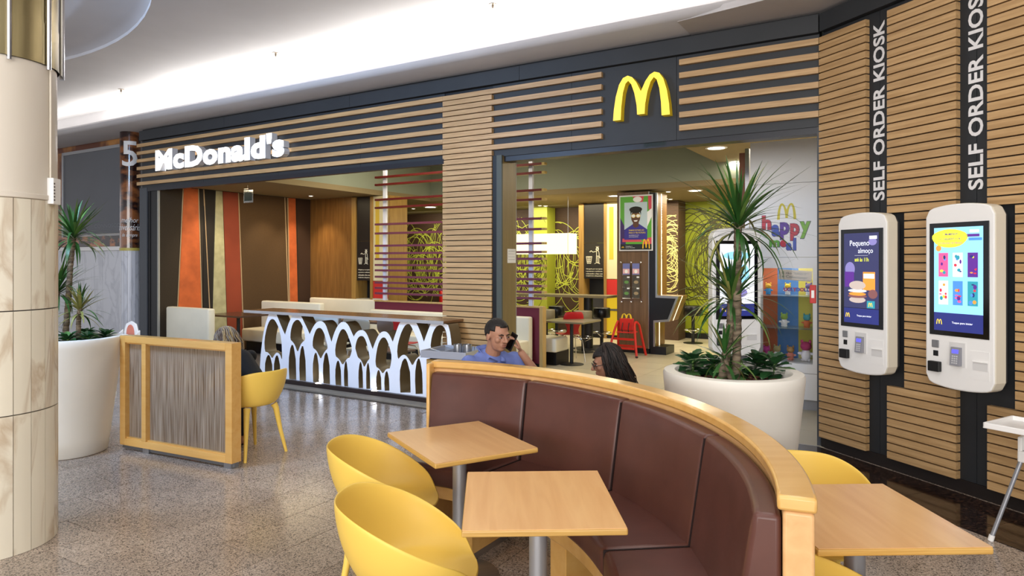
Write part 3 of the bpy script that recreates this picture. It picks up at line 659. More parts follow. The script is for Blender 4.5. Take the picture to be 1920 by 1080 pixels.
holes = [[(262, 455), (268, 350), (285, 250), (305, 190), (325, 175), (345, 190), (370, 250), (390, 350), (402, 480), (402, 530), (385, 475), (360, 458), (340, 480), (322, 515), (305, 480), (285, 458)],
 [(480, 350), (490, 280), (505, 215), (530, 183), (555, 190), (580, 250), (595, 335), (597, 360), (580, 370), (560, 400), (540, 465), (520, 400), (500, 370)],
 [(672, 420), (680, 350), (700, 275), (720, 252), (745, 260), (765, 310), (785, 400), (793, 430), (775, 445), (755, 480), (738, 520), (720, 480), (700, 440)],
 [(868, 495), (872, 420), (895, 320), (915, 270), (935, 262), (955, 290), (980, 370), (995, 430), (985, 505), (965, 510), (945, 540), (925, 570), (905, 530), (885, 505)],
 [(1058, 505), (1050, 450), (1043, 420), (1055, 360), (1070, 330), (1090, 322), (1110, 335), (1130, 400), (1150, 480), (1154, 515), (1140, 530), (1125, 560), (1110, 590), (1095, 550), (1080, 520)],
 [(1215, 585), (1217, 520), (1235, 400), (1255, 350), (1275, 333), (1295, 345), (1320, 420), (1336, 500), (1328, 600), (1315, 598), (1295, 605), (1280, 630), (1268, 642), (1255, 620), (1235, 595)],
 [(1405, 525), (1408, 430), (1430, 320), (1460, 240), (1485, 218), (1505, 228), (1530, 290), (1560, 370), (1580, 440), (1588, 490), (1568, 500), (1545, 530), (1522, 578), (1500, 530), (1475, 490), (1450, 478), (1425, 495)],
 [(1680, 430), (1700, 320), (1725, 250), (1755, 228), (1785, 240), (1808, 300), (1820, 430), (1780, 480), (1750, 560), (1720, 480)]]
slots = [(258, 326, 482, 15), (335, 392, 485, 0), (462, 528, 395, 0), (553, 611, 405, 0), (668, 724, 462, 0), (756, 817, 462, 0), (861, 914, 530, 0), (936, 972, 535, 0), (1060, 1100, 540, 0), (1126, 1162, 550, 0), (1212, 1258, 610, 0), (1282, 1326, 620, 0), (1414, 1508, 512, 0), (1545, 1612, 512, 0)]
zb = lambda x: 690 + (x - 390) * (785 - 690) / (1340 - 390)     # bottom line of the arches in the crop
cu = bpy.data.curves.new('arches', 'CURVE'); cu.dimensions = '2D'; cu.fill_mode = 'BOTH'; cu.extrude = .10
def spl(pts, smooth=True):
    s_ = cu.splines.new('POLY'); s_.points.add(len(pts) - 1); s_.use_cyclic_u = True
    for q, p in zip(s_.points, pts): q.co = (p[0], p[1], 0, 1)
def rnd(pts, it=2, keep=()):
    for _ in range(it):
        o_ = []; n = len(pts)
        for i in range(n):
            a, b = pts[i], pts[(i + 1) % n]; o_ += [(a[0] * .75 + b[0] * .25, a[1] * .75 + b[1] * .25), (a[0] * .25 + b[0] * .75, a[1] * .25 + b[1] * .75)]
        pts = o_
    return pts
ob_ = [cp(p) for p in outer]; body = rnd(ob_[1:-1], 0)
# smooth the upper outline but keep the valleys sharp
val = {9, 16, 23, 30, 36, 42, 49}
sm_ = []
for i, p in enumerate(ob_):
    if i in val or i < 1 or i > len(ob_) - 3: sm_.append(p); continue
    a, b = ob_[i - 1], ob_[i + 1]; sm_ += [((a[0] + 3 * p[0]) / 4, (a[1] + 3 * p[1]) / 4), ((b[0] + 3 * p[0]) / 4, (b[1] + 3 * p[1]) / 4)]
spl([(sm_[0][0], .07)] + [(x, min(z, .97)) for x, z in sm_] + [(sm_[-1][0], .07)])
for h in holes:
    gx, gz = sum(p[0] for p in h) / len(h), sum(p[1] for p in h) / len(h)
    fx_ = lambda p: 1.2 if p[1] < gz + 15 else 1.06
    spl(rnd([cp((gx + (p[0] - gx) * fx_(p), gz + (p[1] - gz) * 1.0 - (4 if p[1] < gz - 40 else 0))) for p in h], 1))
for a, b, t, _ in slots:
    m_ = (a + b) / 2; w_ = (b - a) / 2; zt = zb(m_) + 8
    ins = min(5, w_ * .15)
    pts = [(a + ins * 1.2, zt), (a + ins * .2, t + (zt - t) * .62), (a + ins * .6, t + (zt - t) * .35), (m_ - w_ * .55, t + (zt - t) * .1), (m_ - w_ * .2, t + 2), (m_ + w_ * .15, t + 2), (m_ + w_ * .45, t + (zt - t) * .12), (b - ins * .9, t + (zt - t) * .4), (b - ins * .4, t + (zt - t) * .65), (b, zt)]
    pp = [cp(p) for p in pts]; pp = [(x, max(z, .078)) for x, z in pp]; spl(pp)
co = bpy.data.objects.new('arches', cu); COL.objects.link(co)
me = bpy.data.meshes.new_from_object(co.evaluated_get(bpy.context.evaluated_depsgraph_get())); bpy.data.objects.remove(co)
for v in me.vertices: v.co = Vector((v.co.x, AL + .10 - v.co.z, v.co.y))
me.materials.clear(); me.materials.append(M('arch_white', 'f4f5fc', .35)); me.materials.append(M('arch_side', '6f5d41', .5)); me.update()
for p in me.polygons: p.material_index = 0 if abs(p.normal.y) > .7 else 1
ob('arches', me, ac)
for i, (px, py) in enumerate(((726, 0), (1207, 0))):
    x, z = cp((px, 715 if i == 0 else 760)); l = MB().lathe([(.001, .0751), (.035, .0751), (.035, .084), (.028, .086), (.001, .084)], 16, cap=False).build('spot_fitting', M('lamp_lit', 'fff8e8', .4, emit=4), ac); l.location = (x, -.375, 0)
    area('counter_spot', FW(x - 5.8, -.37, .10), 05e-2, .35, (.95, .97, 1), rot=(R(180 - 12), 0, UF))
MB().tube([(-1.8 + .9, -.2, .075), (-1.8 + .9, -.2, .97)], .011, 8).build('post', steel, ac)
for q in ((-6.15 + 5.8), (-4.25 + 5.8)): MB().tube([(q, .05, .075), (q, .05, .97)], .02, 8).build('post', steel, ac)

# ---------------------------------------------------------------- curved booth
BC = (-1.08, 2.62); RO, RI = 2.06, 1.955
bo = thing('curved_booth', 'curved brown leather booth with a high beech-topped back', 'booth', (*BC, 0))
def arc_block(m, a0, a1, z0, z1, rin, rout, n=20, k=8, bulge=0.0, zn=None):
    """block between two radii; rin may be a function of height; top edge softly rounded"""
    f = rin if callable(rin) else (lambda z: rin); vs = []; nn, kk = n + 1, k + 1
    for i in range(nn):
        a = R(a0 + (a1 - a0) * i / n); u = i / n
        for j in range(kk):
            z = z0 + (z1 - z0) * j / k; v = j / k; b = bulge * (1 - abs(2 * u - 1) ** 6) * (1 - abs(2 * v - 1) ** 6); r = f(z) - b
            vs.append((r * math.cos(a), r * math.sin(a), z))
    for i in range(nn):
        a = R(a0 + (a1 - a0) * i / n)
        for z in (z0, z1): vs.append((rout * math.cos(a), rout * math.sin(a), z))
    O = nn * kk; fs = []
    for i in range(n):
        for j in range(k): fs.append((i * kk + j, i * kk + j + 1, (i + 1) * kk + j + 1, (i + 1) * kk + j))
        fs.append((O + 2 * i, O + 2 * (i + 1), O + 2 * (i + 1) + 1, O + 2 * i + 1))
        fs.append((i * kk + k, O + 2 * i + 1, O + 2 * (i + 1) + 1, (i + 1) * kk + k)); fs.append((i * kk, (i + 1) * kk, O + 2 * (i + 1), O + 2 * i))
    fs.append(tuple([j for j in range(kk)][::-1]) + (O, O + 1)); fs.append(tuple(n * kk + j for j in range(kk)) + (O + 2 * n + 1, O + 2 * n))
    m.add(vs, fs); return m
A0, A1 = -20.7, 73.8; J = [A0 + .3, 6.5, 29.5, 52.0, A1 - .8]
arc_block(MB(), A0, A1, .06, 1.008, RI + .015, RO - .006, 44, 1).build('back_shell', beech, bo, smooth=40, bevel=.01)
arc_block(MB(), A0 - .15, A1 + .1, 1.008, 1.052, RI, RO, 44, 1).build('top_rail', beechx, bo, smooth=40, bevel=.009)
arc_block(MB(), A1 - .6, A1 + .15, .06, 1.045, RI - .07, RI + .02, 2, 1).build('end_panel', beechx, bo, smooth=40, bevel=.008)
for i in range(4):
    f = lambda z: RI - .062 - .075 * (1.0 - z) / .5
    c_ = arc_block(MB(), J[i] + .10, J[i + 1] - .10, .50, .988, f, RI + .012, 16, 10, .014).build('back_cushion', leather, bo, smooth=50, bevel=.016)
    c_.modifiers['bevel'].segments = 3
    g0 = [RI - .50, RI - .50][0]
    s_ = arc_block(MB(), J[i] + .10, J[i + 1] - .10, .41, .535, 1.46, RI - .06, 16, 4, .01).build('seat_cushion', leather, bo, smooth=50, bevel=.022)
    s_.modifiers['bevel'].segments = 3
MB().box(-.002, .002, 0, .001, 0, .001)
for a in J[1:4]:
    arc_block(MB(), a - .13, a + .13, .50, .975, lambda z: RI - .0625 - .075 * (1.0 - z) / .5, RI, 1, 6).build('seam', M('seam_dark', '24120f', .7), bo)
    arc_block(MB(), a - .13, a + .13, .42, .531, 1.462, RI - .07, 1, 1).build('seam', M('seam_dark', '24120f', .7), bo)
arc_block(MB(), J[0], J[4], .34, .41, 1.475, 1.52, 40, 1).build('seat_apron', beechx, bo, smooth=40, bevel=.004)
arc_block(MB(), J[0], J[4], .385, .408, 1.50, RI, 40, 1).build('seat_board', M('dark_ply', '5b4630', .6), bo, smooth=40)
for a in (J[0] + 2, J[1] - 4, J[2], J[3] + 6, J[4] - 3):
    q = R(a); mt = Matrix.Rotation(q, 4, 'Z'); MB().box(1.50, 1.93, -.07, .07, .05, .385, 0, mt).build('support', beechx, bo, bevel=.004)
    MB().box(1.52, 1.9, -.05, .05, 0, .05, 0, mt).build('foot', steel, bo)

# ---------------------------------------------------------------- tables
def table(label, x, y, rz, w, d, bx=0, by=0):
    t = thing('cafe_table', label, 'table', (x, y, 0), rz, 'square beech cafe tables')
    MB().rbox(-w / 2, w / 2, -d / 2, d / 2, .714, .738, .006).build('edge_band', edgew, t)
    MB().box(-w / 2 + .003, w / 2 - .003, -d / 2 + .003, d / 2 - .003, .738, .7405).build('tabletop', beech, t)
    MB().lathe([(.038, .02), (.038, .70)], 24, (bx, by)).build('pedestal', M('grey_pole', 'a3a4a8', .4, .5), t, smooth=True)
    MB().box(-.16 + bx, .16 + bx, -.16 + by, .16 + by, .700, .714).build('mounting_plate', M('grey_pole', 'a3a4a8', .4, .5), t)
    MB().lathe([(.001, 0), (.215, 0), (.215, .006), (.17, .014), (.05, .022), (.001, .022)], 40, (bx, by), cap=False).build('base_disc', brushed, t, smooth=30)
    return t
table('beech table nearest the camera, in the hollow of the brown booth', .108, 2.812, R(2.0), .605, .69)
table('beech table turned like a diamond at the far end of the brown booth', -.285, 3.71, R(29.5), .58, .69)
table('beech table right of the booth back, cut by the booth end post', 1.325, 2.64, R(1.5), .605, .665)

# ---------------------------------------------------------------- yellow tub chairs (front faces local +x)
def chair_shell():
    m = MB(); n, k = 48, 16; vs = []
    for j in range(k + 1):
        t = j / k
        for i in range(n):
            a = 2 * PI * i / n; b = abs(((a + PI) % (2 * PI)) - PI)       # angle from the front
            s_ = min(1, max(0, (b - R(28)) / R(130))); s_ = s_ * s_ * (3 - 2 * s_); s_ = s_ ** .8
            lip = min(1, max(0, (b - R(22)) / R(26)));
            h = .455 + (.765 - .455) * (s_ * .82 + .18 * lip * 1)
            rim = .282 + .035 * s_ ; fr = .235 + .03 * math.cos(b) ** 2
            if b < R(60): rim = rim * 1.0
            rb = .205
            if t < .4: r = rb * t / .4; z = .435 + .012 * (t / .4) ** 2
            else:
                u = (t - .4) / .6; r = rb + (rim - rb) * (1 - (1 - u) ** 1.6); z = .447 + (h - .447) * (u ** 1.5 * .75 + .25 * u)
            x, y = r * math.cos(a), r * math.sin(a) * 1.0
            if b < R(40): x *= 1 - .06 * math.cos(b * 2.2)
            vs.append((x, y, z))
    fs = [(j * n + i, j * n + (i + 1) % n, (j + 1) * n + (i + 1) % n, (j + 1) * n + i) for j in range(1, k) for i in range(n)]
    c = len(vs); vs2 = vs[n:] ; 
    m.v = [tuple(v) for v in vs2] + [(0, 0, .435)]; L = len(m.v) - 1
    m.f = [tuple(q - n for q in f) for f in fs] + [(i, L, (i + 1) % n)[::1] for i in range(n)]
    m.f = m.f[:-n] + [((i + 1) % n, i, L) for i in range(n)]; m.mi = [0] * len(m.f)
    return m
def make_chair():
    c = thing('tub_chair', '', 'chair', group='yellow tub chairs')
    s_ = chair_shell().build('shell', yellowp, c, smooth=80)
    so = s_.modifiers.new('solid', 'SOLIDIFY'); so.thickness = .009; so.offset = -1; sb = s_.modifiers.new('sub', 'SUBSURF'); sb.levels = sb.render_levels = 1
    lm = MB().tube([(.0, 0, .0), (-.035, -.035, .20), (-.062, -.062, .40), (-.075, -.075, .435)], [.013, .018, .026, .03], 12).mesh('leg', yellowp, True)
    for q in range(4): ob('leg', lm, c, ((.215, .215, -.215, -.215)[q], (.215, -.215, -.215, .215)[q], 0), (0, 0, (0, -PI / 2, PI, PI / 2)[q]))
    return c
ch = make_chair()
for i, (x, y, rz, lab) in enumerate(((-.40, 2.78, 4, 'yellow plastic tub chair nearest the camera, left of the nearest beech table'),
        (-.65, 3.59, 2, 'yellow plastic tub chair left of the diamond-turned table, behind the nearest chair'),
        (-2.33, 6.08, 148, 'yellow plastic tub chair the blond woman sits on, behind the wooden screen'),
        (-2.98, 6.42, -30, 'yellow plastic tub chair standing behind the wooden screen, seen blurred through its reed panel'),
        (1.36, 3.12, -97, 'yellow plastic tub chair at the far side of the right-hand table, below the kiosk wall'),
        (1.20, 2.06, 6, 'yellow plastic tub chair at the near side of the right-hand table, mostly out of view'),
        (-.17, 4.99, -52, 'yellow plastic tub chair the man on the phone sits on, hidden by the booth'),
        (.69, 4.88, 188, 'yellow plastic tub chair the dark-haired person sits on, hidden by the booth'))):
    o = ch if i == 0 else copy_tree(ch); o['label'] = lab; o.location = (x, y, 0); o.rotation_euler.z = R(rz)

# ---------------------------------------------------------------- wooden screen with reed panels
p1 = Vector((-2.30, 5.60)); dr = Vector((-1.43, .69)).normalized(); ra = math.atan2(-dr.y, -dr.x)
scn = thing('wooden_screen', 'low beech-framed partition with translucent reed panels beside the big left planter', 'partition', (p1.x, p1.y, 0), ra)
Lh, T = 1.41, .1; ZT = 1.035; ZB = .045
MB().box(-.075, 0, 0, T, ZB, ZT).build('post', beechx, scn, bevel=.003)
MB().box(-Lh, -Lh + .07, 0, T, ZB, ZT).build('post', beechx, scn, bevel=.003)
MB().box(-1.115, -1.06, .0, T, ZB + .06, ZT - .06).build('mullion', beechx, scn, bevel=.003)
MB().box(-Lh + .07, -.075, 0, T, ZT - .06, ZT).build('rail', beechx, scn, bevel=.003); MB().box(-Lh + .07, -.075, 0, T, ZB, ZB + .06).build('rail', beechx, scn, bevel=.003)
mreed = bpy.data.materials.new('reed_panel'); mreed.use_nodes = True; nt = mreed.node_tree; pb = nt.nodes['Principled BSDF']; N = nt.nodes.new; L = nt.links.new
tc = N('ShaderNodeTexCoord'); mp = N('ShaderNodeMapping'); mp.inputs['Scale'].default_value = (150, 1, 2.2); nz = N('ShaderNodeTexNoise'); nz.inputs['Scale'].default_value = 1; nz.inputs['Detail'].default_value = 2
L(tc.outputs['Object'], mp.inputs[0]); L(mp.outputs[0], nz.inputs[0]); cr = N('ShaderNodeValToRGB'); cr.color_ramp.elements[0].position = .34; cr.color_ramp.elements[1].position = .62
cr.color_ramp.elements[0].color = lin('8a6c50'); cr.color_ramp.elements[1].color = lin('e0d4c4'); e = cr.color_ramp.elements.new(.45); e.color = lin('b8a690')
L(nz.outputs['Fac'], cr.inputs[0]); L(cr.outputs[0], pb.inputs['Base Color']); pb.inputs['Roughness'].default_value = .35
tr = N('ShaderNodeBsdfTranslucent'); L(cr.outputs[0], tr.inputs[0]); mxs = N('ShaderNodeMixShader'); mxs.inputs[0].default_value = .35; out = nt.nodes['Material Output']
L(pb.outputs[0], mxs.inputs[1]); L(tr.outputs[0], mxs.inputs[2]); L(mxs.outputs[0], out.inputs[0])
pg = N('ShaderNodeBsdfRefraction'); pg.inputs['Roughness'].default_value = .16; pg.inputs['IOR'].default_value = 1.05; L(cr.outputs[0], pg.inputs['Color']); mx2 = N('ShaderNodeMixShader'); mx2.inputs[0].default_value = .38; L(mxs.outputs[0], mx2.inputs[1]); L(pg.outputs[0], mx2.inputs[2]); L(mx2.outputs[0], out.inputs[0])
for a, b in ((-1.06, -.075), (-Lh + .07, -1.115)):
    MB().box(a, b, .045, .055, ZB + .06, ZT - .06).build('reed_panel', mreed, scn)
    MB().box(a, b, .02, .045, ZB + .06, ZB + .072).build('bead', beechx, scn); MB().box(a, b, .02, .045, ZT - .072, ZT - .06).build('bead', beechx, scn)
    MB().box(a + .02, b - .12, .057, .06, .70, .706).build('inner_rail', M('bead_brown', '6b5540', .6), scn)
for q in (-.05, -1.06): MB().box(q - .05, q + .03, .01, .09, 0, ZB).build('foot', steel, scn)
MB().box(-Lh, 0, .03, .07, .01, ZB).build('base_bar', M('stand_grey', '77777a', .4, .4), scn)
# ================================================================ inside the restaurant
E4 = 'ivory'
# ---- red louver divider
ly = 2.8
lv = Fthing('louver_screen', 'tall divider of thin maroon slats on white posts above a maroon panel', 'screen', -6.2, ly)
lx0, lx1 = -8.0 + 6.2, -4.43 + 6.2
sm1, sm2 = M('slat_red', '5a0d0d', .45), M('slat_cap_underlight', 'b59a5c', .5)
for i, z in enumerate([3.28, 3.14, 2.86, 2.71, 2.4, 2.23, 2.0, 1.86, 1.75, 1.64, 1.54, 1.42, 1.31, 1.21, 1.11]):
    m = MB().box(lx0, lx1, -.03, .01, z - .017, z + .02, 0).box(lx1, lx1 + .05 - .0, -.03, .06, z - .017, z + .02, 1).box(lx0, lx1, .01, .05, z - .017, z + .02, 1)  # yellow rear strip paints the lit underside; the end cap is beige
    m.build('slat', [M('slat_red', '5a0d0d', .45) if i < 4 else M('slat_plum', '6b3148', .45), sm2], lv)
pm = M('post_white', 'dcdff0', .4)
for x in (-7.80 + 6.2, -4.66 + 6.2): MB().box(x - .035, x + .035, .012, .06, .97, 4.19).build('post', pm, lv)
MB().box(lx0, lx1 - .03, -.03, .03, .06, .96).build('lower_panel', maroon, lv)
MB().box(lx0, lx1 + .03, -.05, .05, .96, .985).box(lx1 - .03, lx1 + .03, -.05, .07, .0, .96).build('wood_edge', wood('divider_edge', 'b09058', 'c4a56a', .4, 3, 2, 10), lv)
MB().box(lx0, lx1 - .05, -.02, .02, 0, .06).build('kick', black, lv)
# ---- leatherette benches
def bench(label, lx, ly, L, rz=0, back=True, h=.82):
    b = Fthing('bench', label, 'bench', lx, ly, 0, rz, 'cream upholstered benches')
    if back: MB().rbox(-L / 2, L / 2, .32, .46, .1, h, .03, 3).build('backrest', cream, b, smooth=50)
    MB().rbox(-L / 2, L / 2, -.12, .33, .22, .45, .03, 3).build('seat', cream, b, smooth=50)
    MB().box(-L / 2 + .04, L / 2 - .04, -.04, .42, 0, .22).build('base', black, b)
    return b
bench('cream bench against the front of the louver divider', -6.27, 2.28, 3.4)
bench('cream backless bench behind the louver divider', -6.1, 3.14, 3.6, back=False)
a = -10.36; b, _ = FF(388, 640, .1)
bench('white bench back seen just above the wooden screen, nearest the dark left frame', (a + b) / 2, .58, (b - a), PI, h=.93)
bench('cream bench beside the thin dark table, in front of the brown art wall', -9.35, 1.6, 1.6, 0, h=.95)
bench('long cream bench along the wood-grain wall', -9.3, 2.9, 1.9, 0, h=.95)
# ---- small tables and chairs inside
darkt = M('table_brown', '4a3428', .25)
def itable(label, lx, ly, w, d, z=.74, rz=0, top=darkt, r=.03, n='table', base=.2):
    t = Fthing('cafe_table' if z < .9 else 'high_table', label, 'table', lx, ly, .002, rz, 'restaurant inside tables')
    MB().rbox(-w / 2, w / 2, -d / 2, d / 2, z - .03, z, .004).build('tabletop', top, t); MB().lathe([(r, .01), (r, z - .03)], 20).build('pedestal', black, t, smooth=True)
    MB().lathe([(.001, 0), (base, 0), (base, .008), (.03, .02), (.001, .02)], 28, cap=False).build('base_disc', black, t, smooth=30)
itable('thin dark table just left of the arch counter, behind the blond woman', FF(447, 612, .95)[0], .95, .95, .7, z=.78)
itable('brown table behind the white chairs and the arch counter', FF(700, 617, 1.9)[0], 1.75, 1.3, .6, z=.72)
itable('small table with a thick pale edge in front of the red chair', -4.18, 3.35, .75, .7, z=.735, top=M('taupe_top', '7d7256', .3))
itable('little table by the bench visible just right of the slatted pillar', -5.25, 1.75, .6, .6, z=.70, top=M('taupe_top', '7d7256', .3))
t_ = thing('high_table', 'long high table with a thick dark post behind the red chair', 'table', (1.35, 13.35, .002), UF)
MB().rbox(-1.35, .65, -.25, .25, 1.01, 1.055, .004).build('tabletop', M('taupe_top', '7d7256', .3), t_)
MB().lathe([(.09, 0), (.09, 1.01)], 24, (.12, .08)).build('pedestal', black, t_, smooth=True); MB().lathe([(.09, 0), (.3, 0), (.3, .012), (.09, .02)], 30, (.12, .08), cap=False).build('base_disc', black, t_)
def shellchair(label, x, y, rz, mat, group='moulded chairs with chrome legs'):
    c = thing('shell_chair', label, 'chair', (x, y, .002), rz, group)
    prof = [(-.2, .455), (-.12, .44), (.05, .44), (.14, .455), (.19, .50), (.215, .58), (.23, .66), (.25, .72), (.27, .86)]; wd = [.19, .205, .2, .15, .10, .11, .15, .205, .16]
    m = MB(); vs = []; n = 6
    for (y_, z_), w_ in zip(prof, wd):
        for i in range(n + 1): u = -1 + 2 * i / n; vs.append((u * w_, y_ - (.02 * u * u if z_ > .6 else 0), z_ + .012 * u * u * (z_ < .6)))
    m.add(vs, [(i * (n + 1) + j, i * (n + 1) + j + 1, (i + 1) * (n + 1) + j + 1, (i + 1) * (n + 1) + j) for i in range(len(prof) - 1) for j in range(n)])
    s_ = m.build('shell', mat, c, smooth=80); so = s_.modifiers.new('s', 'SOLIDIFY'); so.thickness = .012; sb = s_.modifiers.new('ss', 'SUBSURF'); sb.levels = sb.render_levels = 1
    for sx in (-1, 1):
        for sy in (-1, 1): MB().tube([(sx * .08, sy * .05, .43), (sx * .15, sy * .13, .41), (sx * .18, sy * .17, .36), (sx * .215, sy * .22, 0)], .009, 8).build('leg', chrome, c, smooth=True)
    return c
redm = M('red_shell', 'b3161c', .35)
shellchair('red moulded chair with chrome legs behind the small pale-edged table', .98, 11.75, R(195), redm)
shellchair('red moulded chair seen through the arch counter, under its middle', *FW(-6.0, 1.2)[:2], UF + R(180), redm)
def roundchair(label, lx, ly, rz, mat):
    c = Fthing('round_back_chair', label, 'chair', lx, ly, .002, rz, 'round-backed chairs behind the arch counter')
    m = MB(); p = []
    for i in range(24): q = 2 * PI * i / 24; p.append((.23 * math.copysign(abs(math.cos(q)) ** .7, math.cos(q)), .80 + .125 * math.copysign(abs(math.sin(q)) ** .75, math.sin(q))))
    m.prism(p, .17, .19, 'y'); m.build('backrest', mat, c, bevel=.006)
    MB().rbox(-.2, .2, -.2, .2, .43, .46, .012).build('seat', mat, c)
    MB().box(-.03, .03, .15, .17, .45, .72).build('back_support', chrome, c)
    for sx in (-1, 1):
        for sy in (-1, 1): MB().tube([(sx * .15, sy * .15, .43), (sx * .2, sy * .2, 0)], .009, 8).build('leg', chrome, c)
lb = M('pale_blue_shell', 'd3dde0', .35); tp = M('taupe_shell', '6d5d58', .4)
roundchair('pale round-backed chair on the left, behind the arch counter', FF(634, 605, .75)[0], .62, R(180 + 20), lb)
roundchair('pale round-backed chair on the right, beside the counter post', FF(690, 612, .6)[0], .5, R(180 + 10), lb)
roundchair('taupe round-backed chair seen through the tallest right arch', FF(752, 620, .7)[0], .6, R(160), tp)
roundchair('taupe round-backed chair partly hidden by the slatted pillar', FF(822, 625, .75)[0], .75, R(160), tp)
def stool(label, x, y, mat, r=.17, h=.78):
    s_ = thing('bar_stool', label, 'stool', (x, y, .002), 0, 'drum-seat bar stools')
    MB().lathe([(.001, h - .2), (r - .01, h - .2), (r, h - .19), (r, h - .012), (r - .012, h), (.001, h)], 28, cap=False).build('seat', mat, s_, smooth=50)
    MB().lathe([(.035, .02), (.035, h - .2)], 16).build('post', black, s_, smooth=True)
    MB().lathe([(.001, 0), (.2, 0), (.2, .01), (.04, .025), (.001, .025)], 28, cap=False).build('base_disc', black, s_, smooth=30)
    ring = MB().tube([(.19 * math.cos(q), .19 * math.sin(q), .28) for q in [2 * PI * i / 20 for i in range(20)]], .009, 6, closed=True)
    for q in (0, 2.1, 4.2): ring.tube([(.03 * math.cos(q), .03 * math.sin(q), .2), (.19 * math.cos(q), .19 * math.sin(q), .28)], .008, 6)
    ring.build('footrest', chrome, s_, smooth=True)
greyu = M('taupe_vinyl', '8a8168', .45)
stool('taupe drum-seat stool right of the red chair', 1.34, 12.85, greyu); stool('black drum-seat stool between the thick post and the yellow bin door', 1.80, 13.7, M('black_vinyl', '0e0e10', .3))
stool('taupe drum-seat stool half hidden behind the red chair', .66, 13.2, greyu); stool('black drum-seat stool far behind the red chair', .93, 14.2, M('black_vinyl', '0e0e10', .3))
stool('black drum-seat stool alone by the green wall', 3.78, 14.25, M('black_vinyl', '0e0e10', .3), .2)
# ---- waste stations
capt = M('caption_cream', 'd8d2bc', .5)
def pictogram(par, x, y, z, s):
    tb = lambda pts, r=.011: MB().tube([(x + a * s, y, z + b * s) for a, b in pts], r * s / .42 * 1.3, 6)
    m = tb([(.62, .80), (.60, .86), (.64, .92), (.70, .92), (.74, .86), (.71, .80), (.62, .80)])
    for i in range(4): m.tube([(x + (.62 + i * .035) * s, y, z + .93 * s), (x + (.59 + i * .055) * s, y, z + 1.02 * s)], .012 * s, 5)
    for pts in ([(.66, .79), (.62, .72), (.62, .50)], [(.70, .79), (.76, .70), (.78, .50)], [(.62, .74), (.40, .70), (.28, .78)], [(.28, .78), (.24, .70), (.2, .74)], [(.62, .5), (.6, .1), (.5, .06)], [(.78, .5), (.8, .42), (.84, .36)], [(.68, .46), (.68, .1), (.82, .06)], [(.76, .46), (.76, .12)], [(.6, .48), (.78, .48)], [(.6, .12), (.78, .12)]): m.tube([(x + a * s, y, z + b * s) for a, b in pts], .017 * s, 5)
    m.build('pictogram_person', capt, par)
    m = MB()
    for q in [(.0, .46, .34, .46), (.03, .38, .31, .38), (.05, .28, .29, .28), (.06, .18, .28, .18), (.07, .08, .27, .08), (.0, .46, .07, .06), (.34, .46, .27, .06), (.11, .46, .13, .07), (.22, .46, .2, .07)]: m.tube([(x + q[0] * s, y, z + q[1] * s), (x + q[2] * s, y, z + q[3] * s)], .015 * s, 5)
    m.build('pictogram_bin', capt, par)
def station(label, xa, ly, w, zt=3.02, w2=.42):
    s_ = Fthing('waste_station', label, 'waste station', xa, ly, .002, 0, 'waste stations with the litter pictogram'); stl = wood('stile_wood', '8c6a32', 'a58244', .4, 3, 2, 10); zt -= .01
    D = .5
    for a, b in ((-.12, 0), (w, w + .06), (w + .06 + w2, w + .1 + w2)): MB().box(a, b, -.03, D, 0, zt).build('stile', stl, s_)
    MB().box(0, w, 0, .03, 2.12, zt).build('upper_panel', M('bin_black', '1d1a19', .4), s_); MB().box(0, w, 0, .03, 1.32, 2.115).build('upper_panel', M('bin_black', '1d1a19', .4), s_)
    MB().box(0, w, .3, D, .95, 1.32).build('niche', black, s_); MB().box(0, w, -.02, .3, .92, .95).build('shelf', capt, s_); MB().box(0, w, .0, D, .08, .92).build('lower_door', M('bin_grey', '39383a', .4), s_); MB().box(0, w, -.004, 0, .60, .64).build('door_grip', steel, s_)
    pictogram(s_, w * .12, -.006, 1.63, w * .82)
    for i, t in enumerate(('Obrigado por nos ajudar', 'a preservar o ambiente,', 'colocando o lixo nos', 'recipientes adequados.')): ob('caption', text_mesh(t, capt, w=w * .82, h=.03, depth=.003, bold=.015), s_, (w * .1, 0, 1.52 - i * .052))
    x = w + .06
    MB().box(x, x + w2, 0, .03, 1.32, zt).build('cream_panel', M('bin_cream', 'd9d0a8', .4), s_); MB().box(x + .06, x + .16, -.003, 0, 1.75, zt - .1).build('yellow_stripe', M('bin_stripe', 'd0b23a', .4), s_)
    MB().box(x, x + w2, 0, .03, .97, 1.31).build('red_door', M('bin_red', 'c4302c', .4), s_); MB().box(x, x + w2, -.02, .2, .94, .965).build('shelf', capt, s_)
    MB().box(x, x + w2, 0, .03, .66, .93).build('yellow_door', M('bin_yellow', 'd8bd2c', .4), s_); MB().box(x, x + w2, -.01, .03, .62, .655).build('grey_band', steel, s_); MB().box(x, x + w2, 0, .03, .08, .615).build('yellow_door', M('bin_yellow', 'd8bd2c', .4), s_)
    for cz in (1.17, .80): MB().prism([(x + w2 * .82 + .075 * math.cos(q), cz + .075 * math.sin(q)) for q in [2 * PI * i / 20 for i in range(20)]], -.002, .0, 'y').build('hole', black, s_)
    MB().box(-.1, w + w2 + .08, .02, D, 0, .08).build('kick', black, s_)
station('waste station next to the wood-grain wall, left of the maroon louvers', -9.08, 3.42, .385)
bx0 = FF(1095, 500, 7.2)[0]; station('far waste station behind the high table and stools', bx0, 7.2, FF(1133, 500, 7.2)[0] - bx0, w2=.4)
